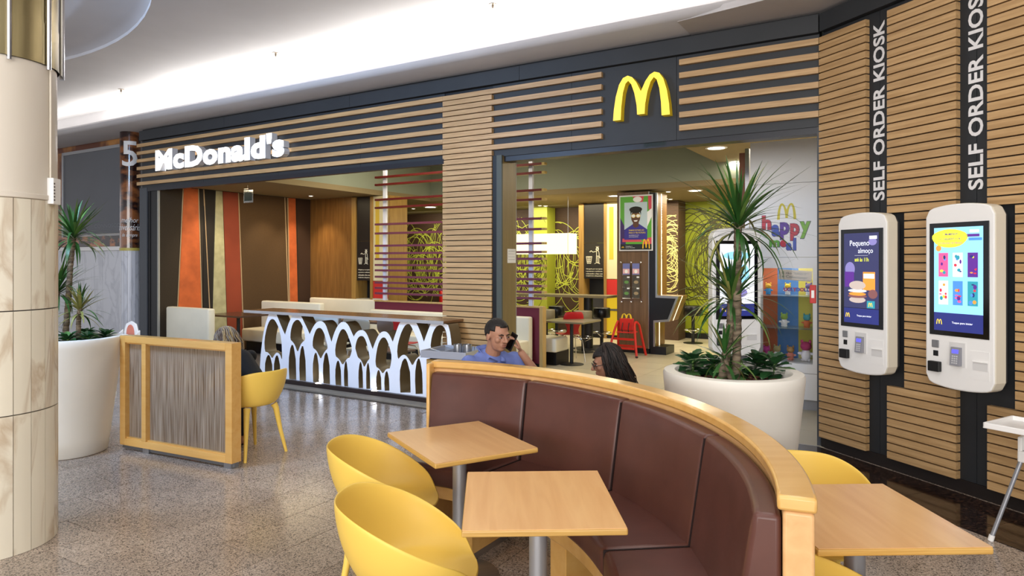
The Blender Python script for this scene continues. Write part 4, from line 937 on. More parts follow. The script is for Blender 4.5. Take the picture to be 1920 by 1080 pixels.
# ---- swirl line pattern on the back walls
def swirls(par, x0, x1, z0, z1, n, mat, y, seed, rr=(.25, .85), w=.007, cs=None):
    random.seed(seed); m = MB()
    for k in range(n):
        if cs: c = random.choice(cs); cx = c[0] + random.gauss(0, .12); cz = c[1] + random.gauss(0, .15)
        else: cx = random.uniform(x0, x1); cz = random.gauss(z0 + (z1 - z0) * .5, .3)
        r = random.uniform(*rr); ex = random.uniform(.55, .95); a0 = random.uniform(0, 6.28); al = random.uniform(2.5, 6.2); N = 30; prev = None
        dy = y - .0004 * k / n * 5
        for i in range(N + 1):
            q = a0 + al * i / N; c_, s_ = math.cos(q), math.sin(q)
            P = (cx + r * ex * c_, cz + r * 1.15 * s_); Q = (cx + (r + w * 2) * ex * c_, cz + (r + w * 2) * 1.15 * s_)
            ok = x0 < P[0] < x1 and z0 < P[1] < z1 and x0 < Q[0] < x1 and z0 < Q[1] < z1
            if prev and ok: m.add([(prev[0][0], dy, prev[0][1]), (prev[1][0], dy, prev[1][1]), (Q[0], dy, Q[1]), (P[0], dy, P[1])], [(0, 1, 2, 3)])
            prev = (P, Q) if ok else None
    o = m.build('swirl_lines', mat, par); Floc(o) if par.type == 'MESH' and par.matrix_world.is_identity and not par.get('label') else None
    return tag(o, kind='stuff')
lime = M('swirl_lime', 'cfd850', .5); olv = M('swirl_dark', '3d3a12', .5)
sw = Fthing('wall_graphic', 'dark brown wall graphic of looping lime-green circle lines behind the louvers', 'wall graphic', -8.6, 8.18)
MB().box(-3.9, 2.68, 0, .018, .3, 3.02).build('backing', brownwall, sw)
swirls(sw, -3.9, 2.68, .45, 2.85, 190, lime, -.002, 5)
sw2 = Fthing('wall_graphic', 'green wall graphic of looping dark circle lines beside the service counter', 'wall graphic', -3.3, 8.18)
MB().box(-1.1, 1.6, 0, .018, .14, 3.02).build('backing', greenw, sw2)
swirls(sw2, -1.1, 1.6, .5, 2.9, 75, olv, -.002, 9, (.4, .95), .008, cs=[(.1, 1.6), (.6, 1.8), (-.4, 1.9), (1.2, 1.7)])
a, _ = FF(1246, 400, 7.6); b, _ = FF(1272, 400, 7.6)
sw3 = Fthing('wall_graphic', 'narrow brown column with looping cream-green circle lines', 'wall graphic', (a + b) / 2, 7.6, .002)
MB().box(-(b - a) / 2, (b - a) / 2, 0, .5, 0, 3.02).build('column', brownwall, sw3)
swirls(sw3, -(b - a) / 2, (b - a) / 2, .6, 2.8, 40, M('swirl_cream', 'd6cf86', .5), -.003, 4, (.2, .6), .007)
a, _ = FF(1004, 400, 7.9); b, _ = FF(1033, 400, 7.9)
lp = Fthing('lime_column', 'lime green column in front of the dark looping wall graphic', 'column', (a + b) / 2, 7.7, .002)
MB().box(-(b - a) / 2, (b - a) / 2, 0, .42, 0, 3.02).build('column', M('lime_panel', 'a9b03a', .5), lp); swirls(lp, -(b - a) / 2, (b - a) / 2, .5, 2.8, 26, olv, -.003, 14, (.2, .6), .006)
# ---- pendant lamp
a, za = FF(1065, 437, 5.45); _, zb_ = FF(1065, 476, 5.45)
pd = Fthing('pendant_lamp', 'large glowing cream box pendant lamp above the high table', 'lamp', a - .8, 5.65, 0)
MB().box(-.8, .8, -.2, .2, zb_, za).build('lamp_shade', M('shade_lit', 'fff0c0', .6, emit=1.15), pd)
for q in (-.6, .7): MB().tube([(q, 0, za), (q, 0, 3.03)], .004, 6).build('cord', steel, pd)
for q in ((-.8, -.2), (.8, -.2), (.8, .2)): MB().box(q[0] - .004, q[0] + .004, q[1] - .004, q[1] + .004, zb_ - .003, za + .003).build('shade_edge', M('shade_edge', 'c9b98a', .6), pd)
# ---- recessed downlights
dl = MB().lathe([(.001, .004), (.10, .004)], 28, cap=False).mesh('diffuser', M('downlight_lit', 'fffbee', .4, emit=9)); dlr = MB().lathe([(.10, .006), (.10, -.004), (.125, -.004), (.13, .008)], 28, cap=False).mesh('trim_ring', whitem, 40)
def down(px, py, z, label, sc=1.0, pw=14):
    x, y = fz(px, py, z); d = thing('downlight', label, 'ceiling light', (x, y, z - .006), 0, 'recessed round downlights'); d.scale = (sc, sc, 1)
    ob('trim_ring', dlr, d); ob('diffuser', dl, d)
    area('downlight_lamp', (x, y, z - .03), .2 * sc, pw, (1, .9, .7), shape='DISK')
down(1343, 277, 3.42, 'large bright downlight highest in the right opening, above the dracaena', 1.25, 22)
down(1380, 303, 3.42, 'bright downlight beside the upper left edge of the toy cabinet', 1.25, 18)
down(1303, 357, 3.03, 'downlight above the green wall graphic', 1.1, 16)
down(1152, 367, 3.03, 'downlight partly hidden behind the top of the poster panel', 1.1, 12)
down(807, 388, 3.03, 'downlight seen between the maroon slats', 1.3, 14)
sm_d = 'small spotlight in the low ceiling '
for px, py, w in ((1253, 359, 'beside the counter column'), (1248, 372, 'left of the pair over the brown column'), (1257, 373, 'right of the pair over the brown column'), (1012, 385, 'left of the pair over the lime column'), (1023, 386, 'right of the pair over the lime column'), (775, 391, 'seen between the maroon louvers'), (583, 367, 'near the wood-grain wall')):
    x, y = fz(px, py, 3.03); d = thing('spotlight', sm_d + w, 'ceiling light', (x, y, 3.024), 0, 'small ceiling spotlights'); d.scale = (.4, .4, 1); ob('trim_ring', dlr, d); ob('diffuser', dl, d)
# wall washers for the art wall
for q in (.9, 2.2, 3.0):
    l = bpy.data.lights.new('art_spot', 'SPOT'); l.energy = 42; l.color = (1, .82, .55); l.spot_size = R(70); l.spot_blend = .8; l.shadow_soft_size = .04
    o = bpy.data.objects.new('art_spot', l); COL.objects.link(o); o.location = FW(-9.7, q, 2.98); d = Vector(FW(-10.4, q, 1.5)) - o.location; o.rotation_euler = d.to_track_quat('-Z', 'Y').to_euler()
l = bpy.data.lights.new('wood_spot', 'SPOT'); l.energy = 60; l.color = (1, .8, .5); l.spot_size = R(60); l.spot_blend = .8; l.shadow_soft_size = .04
o = bpy.data.objects.new('wood_spot', l); COL.objects.link(o); o.location = FW(-9.9, 2.7, 2.98); d = Vector(FW(-9.9, 3.42, 1.7)) - o.location; o.rotation_euler = d.to_track_quat('-Z', 'Y').to_euler()
# hanging card by the left opening
x, y = fz(465, 362, 2.86)
hs = thing('hanging_card', 'small dark square card in a clear holder hanging inside the left opening', 'sign', (x, y, 2.73), UF)
MB().box(-.09, .09, -.004, .004, 0, .14).build('card', M('card_green', '12241c', .4), hs); MB().box(-.12, .12, .005, .009, -.03, .18).build('holder', M('clear_plastic', 'e8eeee', .1, trans=.9), hs)
MB().tube([(0, 0, .14), (0, 0, .30)], .004, 6).build('rod', chrome, hs); MB().tube([(-.1, 0, .2), (.1, 0, .2)], .005, 6).build('crossbar', chrome, hs)
# ---- wooden panel with poster and leaflets
PLY = 5.2
lxa, lxb = FF(1157, 600, PLY)[0], FF(1216, 600, PLY)[0]
pn = Fthing('wall_wood_panel', 'tall walnut-look panel carrying the poster and the leaflet racks', 'panel', (lxa + lxb) / 2, PLY)
hw = (lxb - lxa) / 2; MB().box(-hw, hw, 0, .45, .10, 3.0).build('panel', darkw, pn); MB().box(-hw + .01, hw, .02, .45, 0, .10).build('kick', black, pn); MB().box(hw, hw + .012, -.004, .3, .1, 3.0).build('edge_strip', steel, pn)
# service counter with the zigzag profile
zz = [(1218, 361), (1232, 361), (1232, 554), (1272, 556), (1254, 603), (1228, 605), (1228, 650), (1218, 650)]
zp = [FF(a, b, PLY) for a, b in zz]; ox = zp[0][0]; zp = [(a - ox, min(b, 3.0)) for a, b in zp]
sc_ = Fthing('service_counter', 'black counter end with a steel-edged zigzag outline beside the poster panel', 'counter', ox, PLY)
inn_ = [(zp[0][0], zp[0][1]), (zp[1][0] - .03, zp[1][1]), (zp[1][0] - .03, zp[2][1] - .04), (zp[3][0] - .05, zp[3][1] - .04), (zp[4][0] - .02, zp[4][1] + .04), (zp[5][0] - .03, zp[5][1] + .04), (zp[6][0] - .03, zp[6][1]), (zp[7][0], zp[7][1])]
MB().prism(inn_, -.012, .0, 'y').build('black_front', M('counter_black', '10121a', .35), sc_); MB().prism(zp, 0, .05, 'y').build('steel_edge', steel, sc_)
MB().prism(zp, .05, .22, 'y').build('wood_side', brownw, sc_); MB().prism(zp, .22, .27, 'y').build('light_strip', M('strip_lit', 'fff6dc', .5, emit=1.0), sc_); MB().prism(zp, .27, .55, 'y').build('wood_side', brownw, sc_)
MB().box(zp[0][0], zp[5][0] + .2, .03, .5, 0, zp[6][1]).build('kick', M('counter_black', '10121a', .35), sc_)
tm_ = text_mesh('service station', M('ink_dark', '4a3a22', .6), w=1.0, h=.035, depth=.001); t_ = ob('lettering', tm_, sc_, (zp[1][0] + .003, .262, 1.75)); t_.rotation_euler = (Matrix.Rotation(PI / 2, 4, 'Z') @ Matrix.Rotation(-PI / 2, 4, 'Y')).to_euler()
# poster
a, zt = FF(1161, 375, PLY - .03); b, zb2 = FF(1224, 470, PLY - .03)
po = Fthing('poster', 'framed recruitment poster of a smiling person in round mirrored glasses', 'poster', a, PLY - .02, zb2)
w_, h_ = b - a, 2.94 - zb2
MB().box(0, w_, -.012, .0, 0, h_).build('frame', M('poster_frame', 'd8d8dc', .4), po)
PC = [M('po_green', '5aa53a', .5), M('po_sky', 'b5c9d4', .5), M('po_skin', '5a3a2a', .5), M('po_hair', '16120f', .6), M('po_shirt', '37318c', .5), M('po_gold', 'd9c060', .5), M('po_pink', 'c94a5c', .5), M('po_purple', '3c2a66', .5), M('po_dark', '20262a', .5), M('po_white', 'e8e8ec', .5), M('po_arch', 'f0c12a', .5)]
m = MB(); q2 = lambda pts: [(w_ * x, h_ * z) for x, z in pts]
def pp(pts, mi, L): m.prism(q2(pts), -.0125 - L * .0006, -.012, 'y', mi)
pp(rect(.035, .965, .02, .975), 0, 1); pp([(.035, .6), (.2, .4), (.2, .1), (.035, .1)], 7, 2); pp([(.4, .975), (.75, .975), (.7, .86), (.5, .9)], 6, 2); pp([(.86, .975), (.965, .975), (.965, .72), (.88, .74)], 6, 2); pp(blob(.55, .92, .13, .05), 9, 3)
pp([(.82, .4), (.965, .6), (.965, .75), (.82, .68)], 9, 3); pp([(.1, .16), (.7, .16), (.6, .22), (.1, .22)], 6, 3); pp([(.7, .12), (.965, .12), (.965, .24), (.8, .22)], 6, 3)
pp(rect(.16, .84, .2, .87), 1, 4); pp(rect(.035, .965, .02, .12), 8, 4)
pp([(.16, .2), (.16, .38), (.34, .45), (.42, .48), (.6, .48), (.7, .44), (.84, .38), (.84, .2)], 4, 5); pp([(.42, .5), (.42, .44), (.5, .41), (.59, .44), (.59, .52)], 2, 6); pp(blob(.5, .605, .135, .125), 2, 7)
pp(blob(.5, .735, .19, .06, 16, .05), 3, 8); pp([(.34, .74), (.35, .64), (.385, .7), (.5, .73), (.62, .7), (.655, .64), (.66, .74)], 3, 9)
pp(blob(.435, .625, .065, .035), 5, 10); pp(blob(.575, .625, .065, .035), 5, 10); pp(blob(.435, .625, .052, .026), 9, 11); pp(blob(.575, .625, .052, .026), 9, 11); pp([(.44, .545), (.56, .55), (.54, .525), (.47, .522)], 9, 10)
m.prism([(x, z) for x, z in arch_m(w_ * .22, h_ * .17, w_ * .7, h_ * .04)], -.021, -.012, 'y', 10); m.prism(arch_m(w_ * .07, h_ * .03, w_ * .08, h_ * .05), -.019, -.012, 'y', 10)
m.build('print', PC, po)
for t, x, z, w2_, h2, mi in (('DAMOS FUTURO AO', .3, .355, .45, .028, 5), ('PARA O TEU FUTURO.', .3, .31, .5, .028, 5), ('candidata-te em', .3, .275, .3, .012, 9), ('recrutamento', .3, .245, .28, .012, 9), ('Trabalhar e', .2, .075, .2, .014, 9), ('Crescer Connosco', .2, .05, .28, .014, 9)):
    ob('lettering', text_mesh(t, PC[mi], w=w_ * w2_, h=h2 * 1, depth=.001, bold=.02), po, (w_ * x, -.0205, h_ * z))
# hooks and leaflets
hook = MB().tube([(0, 0, .0), (0, -.05, 0)], .004, 6).ell((0, -.052, 0), (.018, .006, .018), 12, 6).mesh('hook', chrome, True)
rk = Fthing('leaflet_rack', 'chrome pegs of the leaflet rack below the poster', 'rack', FF(1193, 520, PLY)[0], PLY, 1.0)
for px in (1166, 1185, 1203):
    for py in (492,): x, z = FF(px, py, PLY); ob('hook', hook, rk, (x - FF(1193, 520, PLY)[0], 0, z - 1.0))
for px in (1167, 1185, 1204):
    x, z = FF(px, 566, PLY); o = ob('hook', hook, rk, (x - FF(1193, 520, PLY)[0], 0, z - 1.0)); MB().box(-.006, .006, -.012, 0, 0, .075).build('hook_bar', chrome, o)
lf = ['left leaflet of the top row, blue and pink', 'right leaflet of the top row, blue and pink', 'left leaflet of the middle row, dark green', 'right leaflet of the middle row, dark brown', 'left leaflet of the bottom row, dark green', 'right leaflet of the bottom row, dark brown']
for i, (px, py) in enumerate(((1174.5, 505), (1192.5, 505), (1175, 528), (1193, 528), (1175, 549), (1193, 549))):
    x, z = FF(px, py, PLY - .04); L_ = Fthing('leaflet', lf[i], 'leaflet', x, PLY - .045, z - .1, group='leaflets on the rack'); 
    MB().box(-.07, .07, -.003, .0, 0, .21).build('card', M('leaf_top', '6a70a8', .5) if i < 2 else M('leaf_dark', '4a4438', .4, var=.3, scale=14), L_)
    if i < 2: MB().box(-.065, .065, -.005, -.003, .02, .11).build('picture', M('leaf_pink', 'd8a8a8', .5), L_); MB().prism(blob(0, .06, .03, .035), -.0065, -.005, 'y').build('picture_centre', M('paper', 'e9e8e2', .7), L_)
    else: MB().prism(blob(0, .09, .045, .03), -.0045, -.003, 'y').build('picture', [M('leaf_green', '5d8a44', .5), M('leaf_tan', '9a8664', .5)][i % 2], L_); MB().box(.01, .06, -.0045, -.003, .17, .195).build('title', M('paper', 'e9e8e2', .7), L_)
    MB().tube([(-.08, 0, -.004), (.08, 0, -.004)], .004, 6).build('clip', chrome, L_)
# ---- red high chair (plain front)
rh = thing('high_chair', 'red wooden high chair standing against the walnut panel below the leaflets', 'high chair', (2.08, 12.35, .002), UF)
rd = M('red_paint', 'c02418', .4)
for sx in (-1, 1):
    MB().tube(bez((sx * .27, -.22, 0), (sx * .2, -.15, .45), (sx * .17, -.06, .58), 8) + bez((sx * .17, -.06, .58), (sx * .165, 0, .66), (sx * .2, .08, .56), 6)[1:] + [(sx * .27, .24, 0)], .022, 8).build('side_frame', rd, rh, smooth=True)
MB().box(-.19, .19, -.18, -.14, .30, .335).build('rung', rd, rh); MB().box(-.22, .22, -.21, -.17, .14, .175).build('rung', rd, rh); MB().box(-.22, .22, .16, .2, .14, .175).build('rung', rd, rh)
MB().rbox(-.16, .16, -.12, .12, .42, .44, .006).build('seat', rd, rh); MB().rbox(-.135, .135, -.03, 0, .46, .68, .012).build('backrest', rd, rh)
MB().prism(arch_m(.2, .09, -.1, .675), -.03, -.012, 'y').build('arches', M('arch_yellow_side2', 'e2bd2a', .4), rh)
for sx in (-.06, .06): MB().tube([(sx, -.05, .60), (sx, -.09, .5), (sx, -.08, .4)], .008, 6).build('strap', black, rh)
for sx in (-1, 1): MB().ell((sx * .27, -.22, .02), (.028, .028, .02), 10, 6).build('foot_cap', black, rh)
# ---- toy display cabinet
CLY = 1.6
cb = Fthing('display_cabinet', 'tall white toy display cabinet with a colourful lettered logo and glass door', 'cabinet', -.48, CLY)
x0, x1 = -.47, .46; ww = M('cabinet_white', 'eeeeef', .3)
MB().box(x0, x1, 0, .5, 2.62, 3.12).build('upper_panel', ww, cb); MB().box(x0, x1, 0, .5, 1.76, 2.616).build('upper_panel', ww, cb); MB().box(x0, x1, 0, .5, .12, .42).build('lower_panel', ww, cb); MB().box(x0, x1, 0.03, .5, 0, .12).build('kick', M('kick_grey', '9a9a9c', .4), cb)
dx0, dx1, dz0, dz1 = -.38, .22, .53, 1.63
df = MB().box(x0, dx0, 0, .03, .425, 1.755).box(dx1, x1, 0, .03, .425, 1.755).box(dx0, dx1, 0, .03, dz1, 1.755).box(dx0, dx1, 0, .03, .425, dz0).build('door', ww, cb)
MB().box(dx0, dx1, .01, .016, dz0, dz1).build('pane', M('clear_glass', 'ffffff', .02, trans=1, ior=1.2), df); MB().lathe([(.001, 0), (.012, 0), (.012, .01), (.001, .01)], 12).build('lock', steel, df, rot=(PI / 2, 0, 0), loc=(dx1 + .1, 0, 1.0))
MB().box(x0, x0 + .02, .03, .5, .42, 1.76).box(x1 - .02, x1, .03, .5, .42, 1.76).box(x0, x1, .47, .5, .42, 1.76).build('carcass', ww, cb)
for i, (a, b, c) in enumerate(((dx0 - .03, -.24, 'b8623c'), (-.24, .0, '4a7cb8'), (.0, dx1 + .05, 'c4b648'))): MB().box(a, b, .455, .47, .43, 1.75).build('backdrop', M('toy_back_%s' % 'abc'[i], c, .5), cb)
for z in (.92, 1.30): MB().box(x0 + .02, x1 - .02, .06, .45, z, z + .006).build('shelf', M('shelf_glass', 'cfe0dc', .05, trans=.7), cb)
area('cabinet_lamp', FW(-.55, CLY + .2, 1.72), .5, 2.2, NEUT, sizey=.2, rot=(0, 0, UF))
cd1 = MB().box(0, .36, 0, .004, 0, .12).build('sign_card', M('card_beige', 'cfc4b4', .6), cb, loc=(-.16, .05, 1.50), rot=(0, R(4), 0))
for i, t in enumerate(('É tão "UGLY"', 'é Colecionar')): ob('lettering', text_mesh(t, M('ink', '555555', .7), w=.28, h=.03, depth=.001), cd1, (.04, -.001, .07 - i * .045))
for i, (lm, c) in enumerate(zip(split_letters(text_mesh('UGLYDOLLS', white, w=.3, h=.045, depth=.004, bold=.06)), ['c23a5c', '6a4aa8', '3a4aa8', 'c23a5c', '3a5ac8', 'c23a5c', '6a4aa8', '3a5ac8', 'c23a5c'])):
    lm.materials.clear(); lm.materials.append(M('ugly_' + c, c, .5)); ob('letter', lm, cb, (-.1, .05, 1.36))
random.seed(11)
def toy(label, x, z, c1, c2, s=1.0):
    t = Fthing('plush_toy', label, 'toy', -.48 + x, CLY + .2, z, group='small toys in the display cabinet')
    MB().ell((0, 0, .045 * s), (.032 * s, .026 * s, .045 * s), 14, 10).build('body', M('toy_' + c1, c1, .7), t, smooth=True); MB().ell((0, -.004, .105 * s), (.036 * s, .03 * s, .032 * s), 14, 10).build('head', M('toy_' + c2, c2, .7), t, smooth=True)
    for sx in (-1, 1):
        MB().ell((sx * .026 * s, 0, .135 * s), (.009 * s, .007 * s, .016 * s), 8, 6).build('ear', M('toy_' + c2, c2, .7), t, smooth=True); MB().ell((sx * .036 * s, -.004, .055 * s), (.018 * s, .01 * s, .01 * s), 8, 6).build('arm', M('toy_' + c1, c1, .7), t, smooth=True); MB().ell((sx * .018 * s, -.004, .012 * s), (.013 * s, .016 * s, .012 * s), 8, 6).build('leg', M('toy_' + c1, c1, .7), t, smooth=True)
for a in (('yellow-headed white toy on the top glass shelf, against the blue stripe', -.08, 1.308, 'd8d8dc', 'd8b83a', 1), ('purple-headed toy on the top glass shelf, against the yellow stripe', .15, 1.308, 'e0e0e0', '6a5a8a', 1.05), ('green toy in the middle row against the blue stripe', -.12, .928, 'e6e6e6', '8aa84a', 1.15), ('teal-headed orange toy in the middle row at the right', .13, .928, 'c8683a', '4a9aa0', 1.15),
          ('beige-headed toy at the bottom left of the blue stripe', -.2, .535, 'e6e6e6', '9a9060', 1.2), ('brown-headed toy at the bottom centre of the cabinet', -.05, .535, 'c87a6a', 'a88050', 1.2), ('large white and magenta toy at the bottom right of the cabinet', .12, .535, 'e8e4e6', 'b43a6a', 1.7), ('magenta toy lying bottom left over the orange stripe', -.32, .535, 'b43a8a', 'b43a8a', 1.1), ('small multicoloured toy left on the top shelf', -.3, 1.308, '3a8ac8', 'd8a83a', 1.0)): toy(*a)
MB().box(-.42, .42, .05, .44, .51, .534).build('floor_board', ww, cb)
# logo on the cabinet
def logo(txt, cols, pxs, yb, yt, desc=0):
    for i, (ch_, c, (pa, pb)) in enumerate(zip(txt, cols, pxs)):
        a, z0_ = FF(pa, yb[i], CLY); b, z1_ = FF(pb, yt[i], CLY)
        o = ob('logo_outline', text_mesh(ch_, M('logo_outline', '5d5478', .4), w=(b - a) * 1.1, h=(z1_ - z0_) * 1.06, depth=.002, bold=.065), cb, (a + .48 - (b - a) * .05, 0, z0_ - .007))
        ob('logo_letter', text_mesh(ch_, M('logo_' + c, c, .35), w=(b - a) * .98, h=z1_ - z0_, depth=.003, bold=.045), cb, (a + .48, -.0022, z0_))
logo('happy', ['c8374a', '3a55b5', '5a2fa0', 'c22e44', '7cb83a'], [(1429, 1446), (1447, 1462), (1463, 1480), (1482, 1499), (1500, 1520)], [431, 443, 449, 451, 447], [404, 421, 417, 419, 415])
logo('meal', ['6ab04a', 'c22e44', '3a55b5', '3a55b5'], [(1443, 1462), (1463, 1474), (1474, 1485), (1487, 1493)], [463, 463, 469, 469], [450, 450, 455, 446])
a, z0_ = FF(1457, 412, CLY); b, z1_ = FF(1493, 380, CLY); MB().prism(arch_m(b - a, z1_ - z0_, a + .48, z0_), -.003, 0, 'y').build('arches', M('logo_arch', 'd8c93a', .4), cb)
MB().box(x0 - .06, x0 - .012, .0, .06, 0, 3.06).build('chrome_trim', chrome, cb); MB().box(x0 - .14, x0 - .07, .06, .1, 0, 3.02).build('brown_strip', M('strip_brown', '7a4a2e', .5), cb)
fa = Fthing('call_point', 'small red alarm box on the dark frame right of the toy cabinet', 'alarm box', -.045, .05, 1.32); MB().rbox(-.035, .02, -.03, 0, 0, .17, .006).build('housing', M('bin_red', 'c4302c', .4), fa); MB().box(-.02, .005, -.033, -.03, .05, .12).build('label_plate', white, fa)
# fire extinguisher behind the louvers
x, z = FF(822, 560, 7.9); fe = Fthing('fire_extinguisher', 'red fire extinguisher hanging low behind the maroon louvers', 'fire extinguisher', x, 8.05, z - .2)
MB().lathe([(.001, 0), (.07, 0), (.075, .02), (.075, .34), (.05, .40), (.02, .42), (.02, .45), (.001, .45)], 20, cap=False).build('cylinder', M('ext_red', 'c0201c', .3), fe, smooth=40); MB().box(-.03, .07, -.02, .02, .45, .48).build('handle', black, fe); MB().tube([(.02, -.02, .44), (.09, -.03, .38), (.09, -.03, .12)], .01, 6).build('hose', black, fe, smooth=True)
# ================================================================ planters and plants
def planter(label, x, y):
    p = thing('planter', label, 'planter', (x, y, 0), 0, 'tall round white planters')
    MB().lathe([(.001, 0), (.29, 0), (.305, .01), (.325, .15), (.385, .65), (.418, .96), (.422, 1.01), (.414, 1.028), (.39, 1.032), (.35, 1.03), (.34, 1.015), (.335, .93), (.001, .93)], 72, cap=False).build('pot', planterm, p, smooth=50)
    MB().lathe([(.001, .965), (.336, .955)], 30, cap=False).build('soil', M('mulch', '4a2c20', .95, col2='1d100c', scale=40, contrast=(.4, .6), bump=1), p)
    return p
random.seed(21)
planter('tall white planter behind the curved booth, right of the dark-haired person', 1.372, 4.25)
planter('tall white planter beside the marble column, at the left of the photo', -3.98, 6.13)
bark_m = M('mulch_chip', '5a3526', .9, var=.3, scale=20)
chip = MB().prism([(-.02, -.008), (.018, -.01), (.022, .006), (-.015, .011)], 0, .005, 'z').mesh('chips', bark_m)
for cx, cy in ((1.372, 4.25), (-3.98, 6.13)):
    m = MB()
    for k in range(220):
        r = .32 * math.sqrt(random.random()); q = random.uniform(0, 6.28); mt = Matrix.Translation((cx + r * math.cos(q), cy + r * math.sin(q), .962 + random.uniform(0, .012))) @ Matrix.Rotation(random.uniform(0, 6.28), 4, 'Z') @ Matrix.Rotation(random.uniform(-.5, .5), 4, 'X')
        m.box(-.02, .02, -.007, .007, 0, .005, 0, mt)
    o = m.build('bark_mulch', bark_m); tag(o, 'brown bark mulch in the planter ' + ('behind the booth' if cx > 0 else 'beside the marble column'), 'mulch', 'bark mulch in the planters', 'stuff')
GR = [M('dracaena_green', '2f5a26', .4, var=.25, scale=3), M('dracaena_light', '5f7d3c', .4, var=.25, scale=3), M('dracaena_dry', '8c8a4a', .5, var=.2, scale=3)]
def blade(L, w, bend, mat, droop=0):
    m = MB(); n = 7; vs = []
    for i in range(n + 1):
        t = i / n; a = bend * t; x = L * (math.sin(a) / bend if bend else t); z = -L * ((1 - math.cos(a)) / bend if bend else 0)
        ww = w * (min(1, .45 + t * 2.2)) * (1 - t ** 2.2) + .0006
        vs += [(x, -ww, z + ww * .35), (x, 0, z), (x, ww, z + ww * .35)]
    m.add(vs, [(i * 3 + j, (i + 1) * 3 + j, (i + 1) * 3 + j + 1, i * 3 + j + 1) for i in range(n) for j in range(2)])
    return m.mesh('leaf', mat, True)
BL = [[blade(L, .0105, b, g) for L, b in ((1, .5), (1, .9), (1, 1.4), (1, .2), (1, 1.8))] for g in GR]
for g in BL:
    for me_ in g:
        for v in me_.vertices: v.co.y *= 1.0
trunk_m = M('dracaena_trunk', '8a7a64', .8, col2='54483a', scale=9, stretch=(1, 1, 6), contrast=(.4, .6), bump=.6)
def ringed(pts, r):
    P = []; RR = []; n = 36
    seg = [Vector(p) for p in pts]; tot = len(seg) - 1
    for i in range(n + 1):
        t = i / n * tot; k = min(int(t), tot - 1); f = t - k; P.append(seg[k].lerp(seg[k + 1], f)); RR.append(r * (1 + (.09 if i % 2 else -.05)) * (1 - .15 * i / n))
    return MB().tube(P, RR, 10)
def dracaena(label, x, y, trunks, heads):
    d = thing('dracaena', label, 'plant', (x, y, .96), 0, 'potted dracaenas')
    for pts, r in trunks: ringed(pts, r).build('trunk', trunk_m, d, smooth=60)
    for (hx, hy, hz, L, n, up, dry) in heads:
        for i in range(n):
            az = i * 2.399 + random.uniform(-.2, .2); t = i / n
            el = R(82 - 95 * t ** 1.0 * up + random.uniform(-9, 9)); kind = 2 if random.random() < dry else (1 if random.random() < .25 else 0)
            bi = random.choice([0, 3, 1]) if t < .5 else random.choice([1, 0, 2]) if t < .8 else random.choice([1, 2, 4])
            l = L * random.uniform(.8, 1.12) * (.8 + .3 * math.sin(t * 3))
            o = ob('leaf', BL[kind][bi], d, (hx + .012 * math.cos(az), hy + .012 * math.sin(az), hz - .10 * t), (0, -el, az), (l, 1.15, l))
            o.rotation_mode = 'XYZ'
    return d
dracaena('tall dracaena with a pale ringed trunk in the planter behind the booth', 1.372, 4.25,
    [([(.02, 0, -.02), (.03, .0, .3), (.03, 0, .65), (.035, 0, .98)], .027), ([(-.06, .02, -.02), (-.03, .02, .18), (.0, .03, .36), (.01, .05, .5)], .029), ([(-.02, -.06, -.02), (-.06, -.09, .1), (-.08, -.1, .2)], .015)],
    [(.035, 0, 1.02, .46, 95, .95, .12), (.012, .05, .56, .40, 75, .9, .08), (-.08, -.1, .22, .28, 24, 1.0, .1)])
dracaena('dracaena with three leafy heads in the planter beside the marble column', -3.98, 6.13,
    [([(-.04, 0, -.02), (-.02, .02, .35), (0, .02, .7), (.03, .02, .98)], .026), ([(-.14, -.02, -.02), (-.13, 0, .25), (-.10, 0, .5)], .026), ([(.1, -.02, -.02), (.10, -.02, .2), (.10, 0, .33)], .022), ([(-.2, -.05, -.02), (-.22, -.06, .18)], .02)],
    [(.03, .02, 1.02, .36, 80, .9, .05), (-.10, 0, .53, .36, 70, .85, .03), (.10, 0, .36, .26, 44, 1.0, .5), (-.22, -.06, .22, .24, 40, .9, .05)])
def ovate():
    m = MB(); out = [(0, 0), (.012, .012), (.03, .026), (.042, .024), (.055, .030), (.068, .022), (.08, .018), (.092, 0)]
    vs = [(x, 0, -.25 * x * x / .09) for x, y in out] + [(x, y, .25 * y - .25 * x * x / .09) for x, y in out[1:-1]] + [(x, -y, .25 * y - .25 * x * x / .09) for x, y in out[1:-1]]
    n = len(out); fs = []
    for sgn, off in ((1, n), (-1, n + n - 2)):
        for i in range(n - 1):
            a, b = i, i + 1; c = off + i if i + 1 <= n - 2 else None; d_ = off + i - 1 if i >= 1 else None
            f = [a, b] + ([c] if c is not None else []) + ([d_] if d_ is not None else [])
            fs.append(tuple(f if sgn > 0 else f[::-1]))
    m.add(vs, fs); return m
OV = [ovate().mesh('leaf', M(n_, c, .35, var=.2, scale=14)) for n_, c in (('kal_green', '2f5a30'), ('kal_dark', '254a2a'), ('kal_light', '5f8a4c'))]
def kal(label, x, y, s, n=26, light=.15):
    k = thing('succulent', label, 'plant', (x, y, .965), random.uniform(0, 6), 'low leafy succulents in the planters')
    MB().tube([(0, 0, 0), (0, 0, .09 * s)], .008, 6).build('stem', GR[1], k)
    for i in range(n):
        az = i * 2.4; t = i / n; o = ob('leaf', OV[2 if random.random() < light else (0 if i % 2 else 1)], k, (.01 * math.cos(az), .01 * math.sin(az), .02 + .07 * s * t), (random.uniform(-.3, .3), -R(-5 + 62 * t + random.uniform(-8, 8)), az), (s * 1.25 * (1.1 - .4 * t),) * 3)
    return k
